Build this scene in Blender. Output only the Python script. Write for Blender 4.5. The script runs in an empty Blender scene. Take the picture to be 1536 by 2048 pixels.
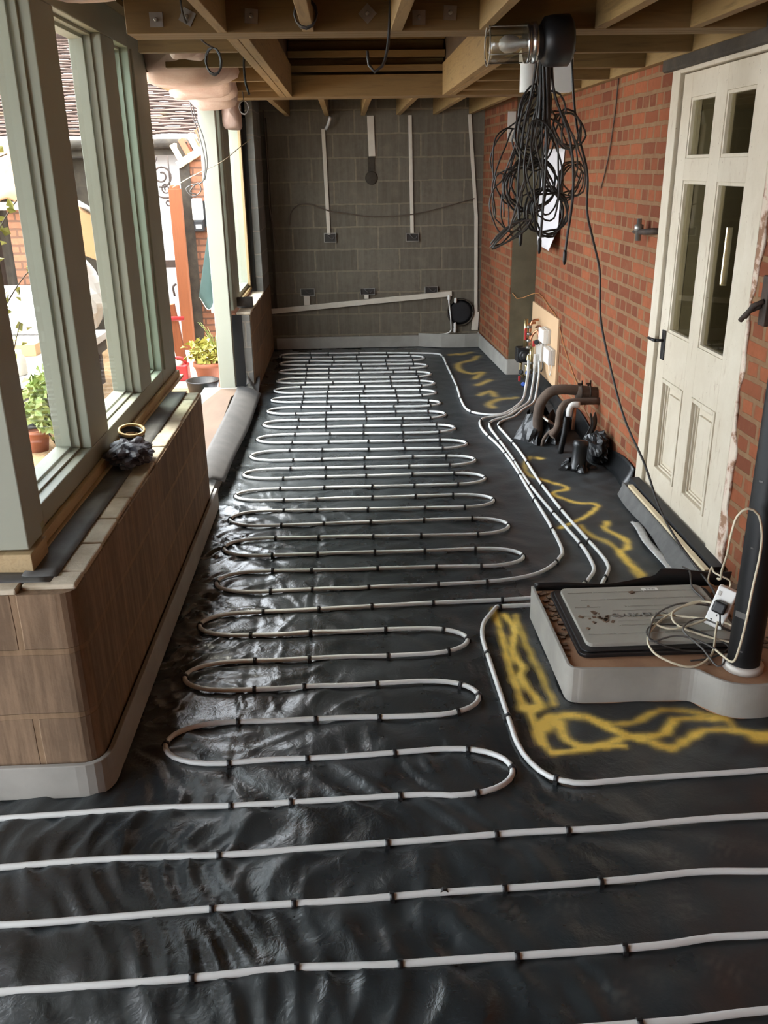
import bpy, bmesh, math, random
import numpy as np
from mathutils import Vector, Matrix, Quaternion
random.seed(7)
sc = bpy.context.scene
COL = sc.collection
pi = math.pi

# ------------------------------------------------------------------ camera
cam_data = bpy.data.cameras.new('camera')
cam_data.sensor_fit = 'VERTICAL'
cam_data.sensor_height = 32.0
cam_data.lens = 32.0 * 1760.0 / 2048.0
cam_data.clip_start = 0.02
cam = bpy.data.objects.new('camera', cam_data)
COL.objects.link(cam)
def camera_matrix(f, vp, roll, h):
    y = Vector((vp[0] - 768, 1024 - vp[1], f)).normalized()
    p2 = Vector((vp[0] - 768 + 1000, 1024 - vp[1] + 1000 * math.tan(math.radians(roll)), f))
    n = y.cross(p2).normalized()
    if n.y < 0: n = -n
    x = y.cross(n)
    if x.x < 0: x = -x
    # rows x,y,n are the world axes in camera coordinates (right, up, forward)
    right = Vector((x.x, y.x, n.x)); up = Vector((x.y, y.y, n.y)); fwd = Vector((x.z, y.z, n.z))
    m = Matrix(((right.x, up.x, -fwd.x, 0), (right.y, up.y, -fwd.y, 0), (right.z, up.z, -fwd.z, h), (0, 0, 0, 1)))
    return m
cam.matrix_world = camera_matrix(1760.0, (690, 336), 0.9, 1.85)
sc.camera = cam

# ------------------------------------------------------------------ light
world = bpy.data.worlds.new('overcast_sky'); sc.world = world
world.use_nodes = True
bg = world.node_tree.nodes['Background']
bg.inputs[0].default_value = (0.93, 1.0, 1.07, 1)
bg.inputs[1].default_value = 7.0
sun_data = bpy.data.lights.new('hazy_sun', 'SUN')
sun_data.energy = 6.0; sun_data.angle = math.radians(25); sun_data.color = (1, .93, .8)
sun = bpy.data.objects.new('hazy_sun', sun_data); COL.objects.link(sun)
sun.rotation_euler = Vector((0.40, -0.30, -0.87)).to_track_quat('-Z', 'Y').to_euler()
vs = sc.view_settings
sc.display_settings.display_device = 'sRGB'
vs.view_transform = 'Standard'; vs.look = 'None'; vs.gamma = 1.0; vs.use_curve_mapping = False
vs.exposure = 0.78
sc.cycles.max_bounces = 10; sc.cycles.diffuse_bounces = 6; sc.cycles.glossy_bounces = 4
sc.cycles.transparent_max_bounces = 12; sc.cycles.use_denoising = True
sc.cycles.sample_clamp_indirect = 8.0

# ------------------------------------------------------------------ materials
class NT:
    def __init__(s, name):
        s.m = bpy.data.materials.new(name); s.m.use_nodes = True
        s.t = s.m.node_tree; s.b = s.t.nodes['Principled BSDF']
        s.out = s.t.nodes['Material Output']
    def n(s, typ, **kw):
        nd = s.t.nodes.new(typ)
        for k, v in kw.items():
            if k.startswith('i_'):
                nd.inputs[k[2:].replace('_', ' ')].default_value = v
            else: setattr(nd, k, v)
        return nd
    def l(s, a, b): s.t.links.new(a, b)
    def pos(s, scale=(1, 1, 1)):
        g = s.n('ShaderNodeNewGeometry')
        mp = s.n('ShaderNodeMapping'); mp.inputs['Scale'].default_value = scale
        s.l(g.outputs['Position'], mp.inputs['Vector']); return mp.outputs[0]
    def obj(s, scale=(1, 1, 1)):
        g = s.n('ShaderNodeTexCoord')
        mp = s.n('ShaderNodeMapping'); mp.inputs['Scale'].default_value = scale
        s.l(g.outputs['Object'], mp.inputs['Vector']); return mp.outputs[0]
    def noise(s, vec, scale, detail=4, rough=.55, dist=0):
        nd = s.n('ShaderNodeTexNoise'); nd.inputs['Scale'].default_value = scale
        nd.inputs['Detail'].default_value = detail; nd.inputs['Roughness'].default_value = rough
        nd.inputs['Distortion'].default_value = dist
        s.l(vec, nd.inputs['Vector']); return nd.outputs['Fac']
    def ramp(s, fac, stops):
        r = s.n('ShaderNodeValToRGB'); e = r.color_ramp.elements
        while len(e) < len(stops): e.new(.5)
        for el, (p, c) in zip(e, stops):
            el.position = p; el.color = (*c, 1) if len(c) == 3 else c
        s.l(fac, r.inputs[0]); return r.outputs[0]
    def mix(s, fac, a, b, mode='MIX'):
        m = s.n('ShaderNodeMix', data_type='RGBA', blend_type=mode)
        for sock, v in ((m.inputs[0], fac), (m.inputs[6], a), (m.inputs[7], b)):
            if isinstance(v, (int, float)): sock.default_value = v
            elif isinstance(v, tuple): sock.default_value = (*v, 1)
            else: s.l(v, sock)
        return m.outputs[2]
    def math(s, op, a, b=0.0):
        m = s.n('ShaderNodeMath', operation=op)
        for i, v in enumerate((a, b)):
            if isinstance(v, (int, float)): m.inputs[i].default_value = v
            else: s.l(v, m.inputs[i])
        return m.outputs[0]
    def bump(s, h, strength=.3, dist=.01, chain=None):
        b = s.n('ShaderNodeBump'); b.inputs['Strength'].default_value = strength
        b.inputs['Distance'].default_value = dist
        s.l(h, b.inputs['Height'])
        if chain is not None: s.l(chain, b.inputs['Normal'])
        s.l(b.outputs[0], s.b.inputs['Normal']); return b.outputs[0]
    def color(s, c):
        if isinstance(c, tuple): s.b.inputs['Base Color'].default_value = (*c, 1)
        else: s.l(c, s.b.inputs['Base Color'])
    def rough(s, r):
        if isinstance(r, (int, float)): s.b.inputs['Roughness'].default_value = r
        else: s.l(r, s.b.inputs['Roughness'])

def mat(name, c1, c2=None, scale=12, rough=.6, metal=0, bump=0, bscale=60, stretch=(1, 1, 1), spec=.5, detail=5, lo=.35, hi=.65):
    n = NT(name)
    c2 = c2 or tuple(min(1, x * .75) for x in c1)
    v = n.obj(stretch)
    f = n.noise(v, scale, detail)
    n.color(n.ramp(f, [(lo, c1), (hi, c2)]))
    n.rough(rough); n.b.inputs['Metallic'].default_value = metal
    n.b.inputs['Specular IOR Level'].default_value = spec
    if bump: n.bump(n.noise(v, bscale, 4), bump, .004)
    return n.m

def timber(name, light, dark, along='Y', scale=1.0, rough=.7):
    n = NT(name)
    st = {'X': (1.2, 14, 14), 'Y': (14, 1.2, 14), 'Z': (14, 14, 1.2)}[along]
    v = n.pos(tuple(q * scale for q in st))
    f = n.noise(v, 3.0, 6, .6, .6)
    g = n.noise(n.pos(), 1.7, 3)
    c = n.ramp(f, [(.3, dark), (.5, light), (.72, tuple(.8 * q for q in light))])
    n.color(n.mix(n.ramp(g, [(.35, (0, 0, 0)), (.7, (.45, .45, .45))]), c, tuple(.72 * q for q in light)))
    n.rough(rough); n.bump(f, .15, .002); return n.m

def brickwork(name, ax, bw, bh, mortar, c1, c2, cm, squash=1.0, sfreq=2, streak=False, wob=.006, off=(0, 0), bias=0.0, dark=(.05, .04, .04)):
    """brick / block courses laid in world metres; ax is the horizontal axis of the wall face"""
    n = NT(name)
    g = n.n('ShaderNodeNewGeometry'); sep = n.n('ShaderNodeSeparateXYZ'); n.l(g.outputs['Position'], sep.inputs[0])
    cb = n.n('ShaderNodeCombineXYZ')
    if ax == 'XY':   # both faces of a corner: sum works because each face has one coordinate fixed
        h = n.math('ADD', sep.outputs[0], sep.outputs[1])
    else: h = sep.outputs[0 if ax == 'X' else 1]
    n.l(n.math('ADD', h, off[0]), cb.inputs[0]); n.l(n.math('ADD', sep.outputs[2], off[1]), cb.inputs[1])
    P = n.pos()
    wn = n.n('ShaderNodeTexNoise'); wn.inputs['Scale'].default_value = 9; wn.inputs['Detail'].default_value = 3
    n.l(P, wn.inputs['Vector'])
    sub = n.n('ShaderNodeVectorMath', operation='SUBTRACT'); n.l(wn.outputs['Color'], sub.inputs[0]); sub.inputs[1].default_value = (.5, .5, .5)
    scl = n.n('ShaderNodeVectorMath', operation='SCALE'); n.l(sub.outputs[0], scl.inputs[0]); scl.inputs['Scale'].default_value = wob
    add = n.n('ShaderNodeVectorMath', operation='ADD'); n.l(cb.outputs[0], add.inputs[0]); n.l(scl.outputs[0], add.inputs[1])
    b = n.n('ShaderNodeTexBrick'); n.l(add.outputs[0], b.inputs['Vector'])
    b.offset = .5; b.squash = squash; b.squash_frequency = sfreq
    for k, v in (('Scale', 1.0), ('Mortar Size', mortar), ('Mortar Smooth', .25), ('Bias', bias), ('Brick Width', bw), ('Row Height', bh)):
        b.inputs[k].default_value = v
    b.inputs['Color1'].default_value = (*c1, 1); b.inputs['Color2'].default_value = (*c2, 1); b.inputs['Mortar'].default_value = (*cm, 1)
    big = n.noise(P, 1.1, 3); fine = n.noise(P, 22, 5, .65)
    col = n.mix(n.ramp(fine, [(.35, (0, 0, 0)), (.75, (.55, .55, .55))]), b.outputs['Color'], tuple(.55 * q for q in c1))
    # lime and dust stains
    st = n.noise(P, 5.5, 6, .7)
    col = n.mix(n.ramp(st, [(.56, (0, 0, 0)), (.74, (.5, .5, .5))]), col, cm)
    col = n.mix(n.ramp(big, [(.4, (0, 0, 0)), (.75, (.35, .35, .35))]), col, tuple(.7 * q for q in c2))
    if streak:
        sv = n.pos((30, 30, 2.2)); sf = n.noise(sv, 1.0, 5, .65)
        col = n.mix(n.ramp(sf, [(.42, (0, 0, 0)), (.62, (.55 * float(streak),) * 3)]), col, tuple(min(1, 1.55 * q) for q in c1))
    n.color(col); n.rough(.9); n.b.inputs['Specular IOR Level'].default_value = .2
    hgt = n.math('ADD', n.math('MULTIPLY', b.outputs['Fac'], -1.0), n.math('MULTIPLY', fine, .5))
    n.bump(hgt, .6, .006)
    return n.m

M = {}
M['brick'] = brickwork('red_brick_wall', 'Y', .235, .082, .0135, (.31, .098, .043), (.135, .042, .022), (.225, .138, .074), squash=.5, sfreq=2, wob=.014)
M['block'] = brickwork('grey_block_wall', 'X', .45, .225, .010, (.162, .14, .108), (.122, .105, .08), (.235, .195, .14), streak=.35, wob=.014, off=(.12, .08))
M['dwarf'] = brickwork('dusty_block_wall', 'XY', .45, .225, .011, (.225, .15, .095), (.155, .105, .068), (.27, .175, .10), streak=.8, wob=.012, off=(.02, .155))
M['blockgrey'] = brickwork('cut_grey_block', 'XY', .44, .215, .008, (.25, .245, .225), (.19, .185, .17), (.33, .30, .25), wob=.02, off=(.1, .0))
M['blocktop'] = mat('pale_block_top', (.62, .55, .43), (.42, .35, .25), 9, .95, bump=.5)
M['outbrick'] = brickwork('garden_brick', 'X', .225, .075, .011, (.34, .15, .085), (.26, .12, .07), (.12, .07, .05), wob=.012)
M['render'] = mat('olive_render', (.115, .10, .06), (.085, .072, .042), 5, .9, bump=.2)
M['joistY'] = timber('joist_timber', (.27, .17, .06), (.15, .088, .027), 'Y')
M['joistX'] = timber('beam_timber', (.20, .122, .042), (.12, .07, .022), 'X')
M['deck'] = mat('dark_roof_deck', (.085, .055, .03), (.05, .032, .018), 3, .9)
M['rawZ'] = timber('raw_timber_upright', (.46, .33, .17), (.33, .22, .10), 'Z')
M['rawY'] = timber('raw_timber', (.50, .37, .20), (.36, .25, .12), 'Y')
M['pale'] = timber('pale_batten', (.72, .60, .40), (.55, .43, .26), 'Y')
M['orangeZ'] = timber('orange_stained_post', (.24, .068, .016), (.18, .048, .012), 'Z')
M['plank'] = mat('dusty_board', (.125, .084, .057), (.095, .063, .044), 5, .9, stretch=(1, .4, 1))
M['sage'] = mat('sage_paint', (.335, .345, .275), (.315, .325, .26), 3, .55)
M['foam'] = mat('grey_foam_strip', (.335, .318, .285), (.27, .257, .23), 6, .8, bump=.15, bscale=25)
M['felt'] = mat('damp_proof_felt', (.12, .118, .112), (.085, .083, .08), 14, .75, bump=.2)
M['feltpale'] = mat('weathered_grey_felt', (.06, .056, .053), (.045, .043, .041), 9, .8, bump=.2)
M['dpc'] = mat('black_dpc', (.012, .013, .016), (.008, .008, .01), 8, .6)
M['membrane'] = mat('black_membrane', (.014, .015, .016), (.008, .009, .01), 8, .34, bump=.5, bscale=14)
M['pex'] = mat('white_heating_pipe', (.66, .67, .65), (.62, .63, .61), 4, .38)
M['clip'] = mat('black_plastic_clip', (.012, .012, .013), None, 4, .5)
M['black'] = mat('black_plastic', (.014, .014, .015), (.01, .01, .011), 5, .42)
M['soil'] = mat('black_soil_pipe', (.006, .006, .0065), (.010, .0095, .009), 3, .5, spec=.25)
M['cable'] = mat('dark_cable', (.035, .032, .03), (.028, .026, .024), 4, .4)
M['cablegrey'] = mat('grey_cable', (.10, .093, .085), (.08, .075, .07), 4, .45)
M['cablebrown'] = mat('brown_cable', (.12, .085, .06), (.09, .065, .045), 4, .5)
M['cream'] = mat('cream_cable', (.62, .55, .40), (.52, .45, .32), 5, .5)
M['orangewire'] = mat('orange_wire', (.45, .20, .06), (.38, .16, .05), 5, .5)
M['white'] = mat('white_plastic', (.78, .77, .73), (.74, .73, .69), 4, .4)
M['greyplastic'] = mat('pale_grey_plastic', (.55, .52, .47), (.5, .47, .42), 4, .5)
M['pvc'] = mat('white_trunking', (.66, .60, .50), (.58, .52, .43), 8, .5)
M['lid'] = mat('grey_cover_plastic', (.34, .325, .28), (.30, .285, .245), 7, .6, bump=.15)
M['lidtext'] = mat('worn_lettering', (.20, .19, .165), None, 8, .6)
M['mud'] = mat('dry_mud', (.11, .065, .04), (.20, .13, .08), 18, .95, bump=.6)
M['plinth'] = mat('plinth_mortar', (.40, .23, .13), (.28, .15, .085), 6, .95, bump=.5)
M['copper'] = mat('copper', (.60, .27, .15), (.45, .19, .10), 9, .35, metal=.85)
M['brass'] = mat('brass', (.62, .50, .28), (.5, .4, .2), 9, .3, metal=.9)
M['steel'] = mat('galvanised_steel', (.38, .37, .34), (.28, .27, .25), 9, .42, metal=.8)
M['iron'] = mat('rusty_iron', (.045, .036, .032), (.07, .045, .032), 16, .75, metal=.3, bump=.4)
M['lag'] = mat('pipe_lagging', (.085, .062, .048), (.13, .09, .065), 12, .9, bump=.5)
M['redpl'] = mat('red_plastic', (.45, .03, .03), None, 4, .4)
M['bluepl'] = mat('blue_plastic', (.03, .10, .42), None, 4, .4)
M['board'] = mat('mdf_board', (.60, .40, .235), (.56, .37, .21), 2, .75)
M['paper'] = mat('white_paper', (.72, .70, .72), (.68, .66, .68), 3, .8)
M['alutape'] = mat('silver_tape', (.62, .63, .62), (.46, .47, .47), 22, .38, metal=.25, bump=.3)
M['ply'] = mat('dark_crumpled_bag', (.055, .055, .075), (.085, .085, .11), 9, .45)
M['tapering'] = mat('yellow_tape_core', (.60, .42, .18), (.52, .36, .14), 6, .6)
M['insul'] = mat('pink_insulation', (.52, .37, .31), (.62, .50, .44), 7, 1.0, bump=.8, bscale=30)
M['door'] = None
M['foliage'] = mat('green_leaves', (.16, .23, .05), (.30, .34, .11), 20, .6)
M['foliageY'] = mat('yellow_leaves', (.40, .36, .06), (.30, .32, .08), 20, .6)
M['terracotta'] = mat('terracotta', (.36, .12, .06), (.28, .10, .05), 8, .8)
M['slate'] = mat('dark_stone', (.032, .025, .018), (.06, .047, .032), 10, .9, bump=.5)
M['cover'] = mat('green_cover_cloth', (.055, .10, .088), (.047, .088, .078), 4, .7)
M['benchtop'] = mat('white_bench_top', (.55, .53, .50), (.5, .48, .45), 3, .6)
M['gravel'] = mat('gravel', (.40, .25, .12), (.20, .12, .06), 45, .95, bump=1.0, bscale=60)
M['paving'] = mat('pale_paving', (.50, .45, .38), (.44, .39, .33), 3, .9)
M['card'] = mat('cardboard', (.42, .25, .12), (.38, .22, .10), 3, .8)
M['whitewall'] = mat('white_render', (.62, .61, .60), (.57, .56, .55), 2, .9)

def paint_door():
    n = NT('weathered_white_paint'); P = n.pos()
    f = n.noise(P, 3.2, 6, .65); g = n.noise(n.pos((9, 9, 2)), 3, 6, .7)
    c = n.ramp(f, [(.3, (.63, .565, .455)), (.6, (.55, .48, .37))])
    c = n.mix(n.ramp(g, [(.58, (0, 0, 0)), (.7, (.75, .75, .75))]), c, (.40, .31, .22))
    sp = n.noise(P, 60, 2)
    c = n.mix(n.ramp(sp, [(.70, (0, 0, 0)), (.74, (.6, .6, .6))]), c, (.25, .17, .11))
    n.color(c); n.rough(.55); n.bump(f, .2, .004); return n.m
M['door'] = paint_door()
def flaking():
    n = NT('flaking_plaster'); P = n.pos()
    f = n.noise(P, 13, 6, .65)
    n.color(n.ramp(f, [(.46, (.62, .52, .42)), (.52, (.55, .40, .32)), (.58, (.27, .15, .09))])); n.rough(.9)
    n.bump(f, .5, .006); return n.m
M['flake'] = flaking()
def glass(name, tint, refl=.12):
    n = NT(name); n.t.nodes.remove(n.b)
    tr = n.n('ShaderNodeBsdfTransparent'); tr.inputs[0].default_value = (*tint, 1)
    gl = n.n('ShaderNodeBsdfGlossy'); gl.inputs['Roughness'].default_value = .02
    lw = n.n('ShaderNodeLayerWeight'); lw.inputs[0].default_value = .5
    mx = n.n('ShaderNodeMixShader'); n.l(n.math('ADD', .02, n.math('MULTIPLY', n.math('POWER', lw.outputs['Facing'], 3.0), refl)), mx.inputs[0])
    n.l(tr.outputs[0], mx.inputs[1]); n.l(gl.outputs[0], mx.inputs[2]); n.l(mx.outputs[0], n.out.inputs[0]); return n.m
M['glass'] = glass('clear_glass', (.97, .985, .98), .25)
M['tealglass'] = glass('teal_edge_glass', (.82, .90, .87), .30)
M['doorglass'] = glass('dusty_door_glass', (.66, .62, .50), .45)
def jar():
    n = NT('jar_glass'); n.t.nodes.remove(n.b)
    tr = n.n('ShaderNodeBsdfTransparent'); tr.inputs[0].default_value = (.80, .79, .75, 1)
    gl = n.n('ShaderNodeBsdfGlossy'); gl.inputs['Roughness'].default_value = .15
    mx = n.n('ShaderNodeMixShader'); mx.inputs[0].default_value = .07
    n.l(tr.outputs[0], mx.inputs[1]); n.l(gl.outputs[0], mx.inputs[2]); n.l(mx.outputs[0], n.out.inputs[0]); return n.m
M['glassjar'] = jar()
M['chrome'] = mat('polished_metal', (.55, .56, .55), (.5, .5, .5), 4, .2, metal=.95)
def tiles():
    n = NT('clay_roof_tiles'); P = n.pos()
    li = n.noise(P, 9, 5, .75); mo = n.noise(P, 2.3, 4); f = n.noise(n.pos((7, 12, 12)), 1.6, 4, .7)
    g = n.n('ShaderNodeNewGeometry'); sep = n.n('ShaderNodeSeparateXYZ'); n.l(g.outputs['Position'], sep.inputs[0])
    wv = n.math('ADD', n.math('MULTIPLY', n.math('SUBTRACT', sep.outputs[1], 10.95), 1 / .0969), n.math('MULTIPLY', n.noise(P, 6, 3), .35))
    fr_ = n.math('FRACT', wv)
    c = n.ramp(f, [(.3, (.105, .067, .053)), (.7, (.07, .044, .035))])
    c = n.mix(n.ramp(li, [(.58, (0, 0, 0)), (.64, (.8, .8, .8))]), c, (.17, .14, .11))
    c = n.mix(n.ramp(mo, [(.60, (0, 0, 0)), (.7, (.6, .6, .6))]), c, (.10, .06, .02))
    c = n.mix(n.ramp(fr_, [(.0, (.85, .85, .85)), (.22, (.75, .75, .75)), (.32, (0, 0, 0))]), c, (.022, .014, .012))  # dark band per tile row: shadow line under the riser, painted into the colour
    n.color(c); n.rough(.95); n.b.inputs['Specular IOR Level'].default_value = .1; return n.m
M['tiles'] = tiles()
M['hall'] = mat('olive_hall_wall', (.22, .195, .13), (.19, .165, .11), 2, .8)
M['pantile'] = mat('orange_pantile', (.40, .20, .10), (.30, .14, .07), 6, .85)
M['conecol'] = mat('pale_yellow_paint', (.55, .48, .24), (.5, .43, .2), 4, .7)

# ------------------------------------------------------------------ mesh helpers
class MB:
    def __init__(s): s.v = []; s.f = []; s.s = []
    def add(s, vs, fs, smooth=False):
        o = len(s.v); s.v += [tuple(p) for p in vs]
        for f in fs: s.f.append(tuple(i + o for i in f)); s.s.append(smooth)
        return s
    def box(s, x0, x1, y0, y1, z0, z1):
        return s.add([(x0, y0, z0), (x1, y0, z0), (x1, y1, z0), (x0, y1, z0), (x0, y0, z1), (x1, y0, z1), (x1, y1, z1), (x0, y1, z1)],
                     [(0, 3, 2, 1), (4, 5, 6, 7), (0, 1, 5, 4), (1, 2, 6, 5), (2, 3, 7, 6), (3, 0, 4, 7)])
    def obox(s, c, size, rot=None):
        h = Vector(size) / 2; c = Vector(c); R = rot or Matrix.Identity(3)
        if not isinstance(R, Matrix): R = Matrix.Rotation(R, 3, 'Z')
        P = []
        for z in (-1, 1):
            for x, y in ((-1, -1), (1, -1), (1, 1), (-1, 1)):
                P.append(c + R @ Vector((x * h.x, y * h.y, z * h.z)))
        return s.add(P, [(0, 3, 2, 1), (4, 5, 6, 7), (0, 1, 5, 4), (1, 2, 6, 5), (2, 3, 7, 6), (3, 0, 4, 7)])
    def tube(s, pts, r, n=8, cap=True, closed=False):
        pts = [Vector(p) for p in pts]; N = len(pts)
        rr = r if isinstance(r, (list, tuple)) else [r] * N
        tang = []
        for i in range(N):
            a = pts[i - 1] if (i > 0 or closed) else pts[i]
            b = pts[(i + 1) % N] if (i < N - 1 or closed) else pts[i]
            t = (b - a); tang.append(t.normalized() if t.length > 1e-9 else Vector((0, 0, 1)))
        up = Vector((0, 0, 1)) if abs(tang[0].z) < .9 else Vector((1, 0, 0))
        nrm = (up - tang[0] * up.dot(tang[0])).normalized()
        V = []
        for i in range(N):
            if i: 
                nrm = nrm - tang[i] * nrm.dot(tang[i])
                nrm = nrm.normalized() if nrm.length > 1e-6 else tang[i].orthogonal().normalized()
            bn = tang[i].cross(nrm)
            for k in range(n):
                a = 2 * pi * k / n
                V.append(pts[i] + (nrm * math.cos(a) + bn * math.sin(a)) * rr[i])
        F = []
        R = N if closed else N - 1
        for i in range(R):
            j = (i + 1) % N
            for k in range(n):
                k2 = (k + 1) % n
                F.append((i * n + k, i * n + k2, j * n + k2, j * n + k))
        s.add(V, F, True)
        if cap and not closed:
            o = len(s.v) - len(V)
            s.f.append(tuple(o + k for k in range(n))[::-1]); s.s.append(False)
            s.f.append(tuple(o + (N - 1) * n + k for k in range(n))); s.s.append(False)
        return s
    def lathe(s, prof, org=(0, 0, 0), n=24, axis=(0, 0, 1), cap=True):
        q = Vector((0, 0, 1)).rotation_difference(Vector(axis)); org = Vector(org)
        V = []
        for r, z in prof:
            for k in range(n):
                a = 2 * pi * k / n; V.append(org + q @ Vector((r * math.cos(a), r * math.sin(a), z)))
        F = []
        for i in range(len(prof) - 1):
            for k in range(n):
                k2 = (k + 1) % n; F.append((i * n + k, i * n + k2, (i + 1) * n + k2, (i + 1) * n + k))
        s.add(V, F, True)
        if cap:
            o = len(s.v) - len(V)
            if prof[0][0] > 1e-5: s.f.append(tuple(o + k for k in range(n))[::-1]); s.s.append(False)
            if prof[-1][0] > 1e-5: s.f.append(tuple(o + (len(prof) - 1) * n + k for k in range(n))); s.s.append(False)
        return s
    def prism(s, poly, z0, z1):
        n = len(poly)
        V = [(x, y, z0) for x, y in poly] + [(x, y, z1) for x, y in poly]
        F = [tuple(range(n))[::-1], tuple(range(n, 2 * n))] + [(i, (i + 1) % n, n + (i + 1) % n, n + i) for i in range(n)]
        return s.add(V, F)
    def strip(s, path, z0, z1, th, closed=False):
        """upright band of thickness th following a floor path (thickness to the path's right hand)"""
        P = [Vector((p[0], p[1])) for p in path]; n = len(P); O = []
        for i in range(n):
            a = P[max(0, i - 1)]; b = P[min(n - 1, i + 1)]; d = (b - a).normalized()
            O.append(P[i] + Vector((d.y, -d.x)) * th)
        zz0 = z0 if isinstance(z0, (list, tuple)) else [z0] * n
        zz1 = z1 if isinstance(z1, (list, tuple)) else [z1] * n
        V = []
        for i in range(n):
            V += [(P[i].x, P[i].y, zz0[i]), (O[i].x, O[i].y, zz0[i]), (O[i].x, O[i].y, zz1[i]), (P[i].x, P[i].y, zz1[i])]
        F = [(0, 1, 2, 3), tuple(4 * (n - 1) + k for k in (3, 2, 1, 0))]
        for i in range(n - 1):
            for k in range(4):
                k2 = (k + 1) % 4; F.append((4 * i + k, 4 * i + 4 + k, 4 * i + 4 + k2, 4 * i + k2))
        return s.add(V, F)
    def sheet(s, fn, nu, nv, th=0, smooth=True):
        """grid fn(u,v)->point, optional thickness along the normal"""
        G = [[Vector(fn(u / nu, v / nv)) for u in range(nu + 1)] for v in range(nv + 1)]
        V = [p for r in G for p in r]; W = nu + 1
        F = [(v * W + u, v * W + u + 1, (v + 1) * W + u + 1, (v + 1) * W + u) for v in range(nv) for u in range(nu)]
        if not th: return s.add(V, F, smooth)
        N = []
        for v in range(nv + 1):
            for u in range(nu + 1):
                du = G[v][min(nu, u + 1)] - G[v][max(0, u - 1)]; dv = G[min(nv, v + 1)][u] - G[max(0, v - 1)][u]
                N.append(du.cross(dv).normalized())
        V2 = [p - k * th for p, k in zip(V, N)]; L = len(V)
        F2 = [tuple(i + L for i in f[::-1]) for f in F]
        rim = [u for u in range(W)] + [v * W + nu for v in range(1, nv + 1)] + [nv * W + u for u in range(nu - 1, -1, -1)] + [v * W for v in range(nv - 1, 0, -1)]
        F3 = [(rim[(i + 1) % len(rim)], rim[i], rim[i] + L, rim[(i + 1) % len(rim)] + L) for i in range(len(rim))]
        return s.add(V + V2, F + F2 + F3, smooth)

def world_loc(o):
    l = Vector((0, 0, 0))
    while o is not None: l += o.location; o = o.parent
    return l
def tag(o, label=None, cat=None, group=None, kind=None):
    if label: o['label'] = label
    if cat: o['category'] = cat
    if group: o['group'] = group
    if kind: o['kind'] = kind
    return o
def obj(name, mb, m, parent=None, label=None, cat=None, group=None, kind=None, bev=0, seg=2, sub=0, fix=True):
    me = bpy.data.meshes.new(name)
    V = np.array(mb.v, float)
    if parent is None:
        lo, hi = V.min(0), V.max(0); org = Vector(((lo[0] + hi[0]) / 2, (lo[1] + hi[1]) / 2, lo[2])); base = org
    else: base = world_loc(parent); org = Vector((0, 0, 0))
    V -= np.array(base)
    me.from_pydata([tuple(p) for p in V], [], mb.f)
    me.polygons.foreach_set('use_smooth', np.array(mb.s, bool))
    if fix:
        b = bmesh.new(); b.from_mesh(me); bmesh.ops.recalc_face_normals(b, faces=b.faces); b.to_mesh(me); b.free()
    me.update()
    o = bpy.data.objects.new(name, me); COL.objects.link(o); o.location = org
    if parent is not None: o.parent = parent
    me.materials.append(M[m] if isinstance(m, str) else m)
    if bev:
        md = o.modifiers.new('bevel', 'BEVEL'); md.width = bev; md.segments = seg; md.limit_method = 'ANGLE'; md.angle_limit = math.radians(40)
    if sub:
        md = o.modifiers.new('subsurf', 'SUBSURF'); md.levels = sub; md.render_levels = sub
    return tag(o, label, cat, group, kind)
def thing(name, loc, label=None, cat=None, group=None, kind=None):
    o = bpy.data.objects.new(name, None); COL.objects.link(o); o.location = loc; o.empty_display_size = .05
    return tag(o, label, cat, group, kind)
def struct(name, mb, m, label=None, parent=None, **k):
    return obj(name, mb, m, parent, label, None if parent else 'structure', kind=None if parent else 'structure', **k)
def B(*a): return MB().box(*a)
def smoothpath(pts, step=.02, closed=False):
    """Catmull-Rom through the points, resampled"""
    P = [Vector(p) for p in pts]; n = len(P); out = []
    R = n if closed else n - 1
    for i in range(R):
        p1, p2 = P[i], P[(i + 1) % n]
        p0 = P[i - 1] if (i or closed) else p1 * 2 - p2
        p3 = P[(i + 2) % n] if (i + 2 < n or closed) else p2 * 2 - p1
        k = max(1, int((p2 - p1).length / step))
        for j in range(k):
            t = j / k
            out.append(.5 * ((2 * p1) + (p2 - p0) * t + (2 * p0 - 5 * p1 + 4 * p2 - p3) * t * t + (3 * p1 - p0 - 3 * p2 + p3) * t ** 3))
    if not closed: out.append(P[-1])
    return out

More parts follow.
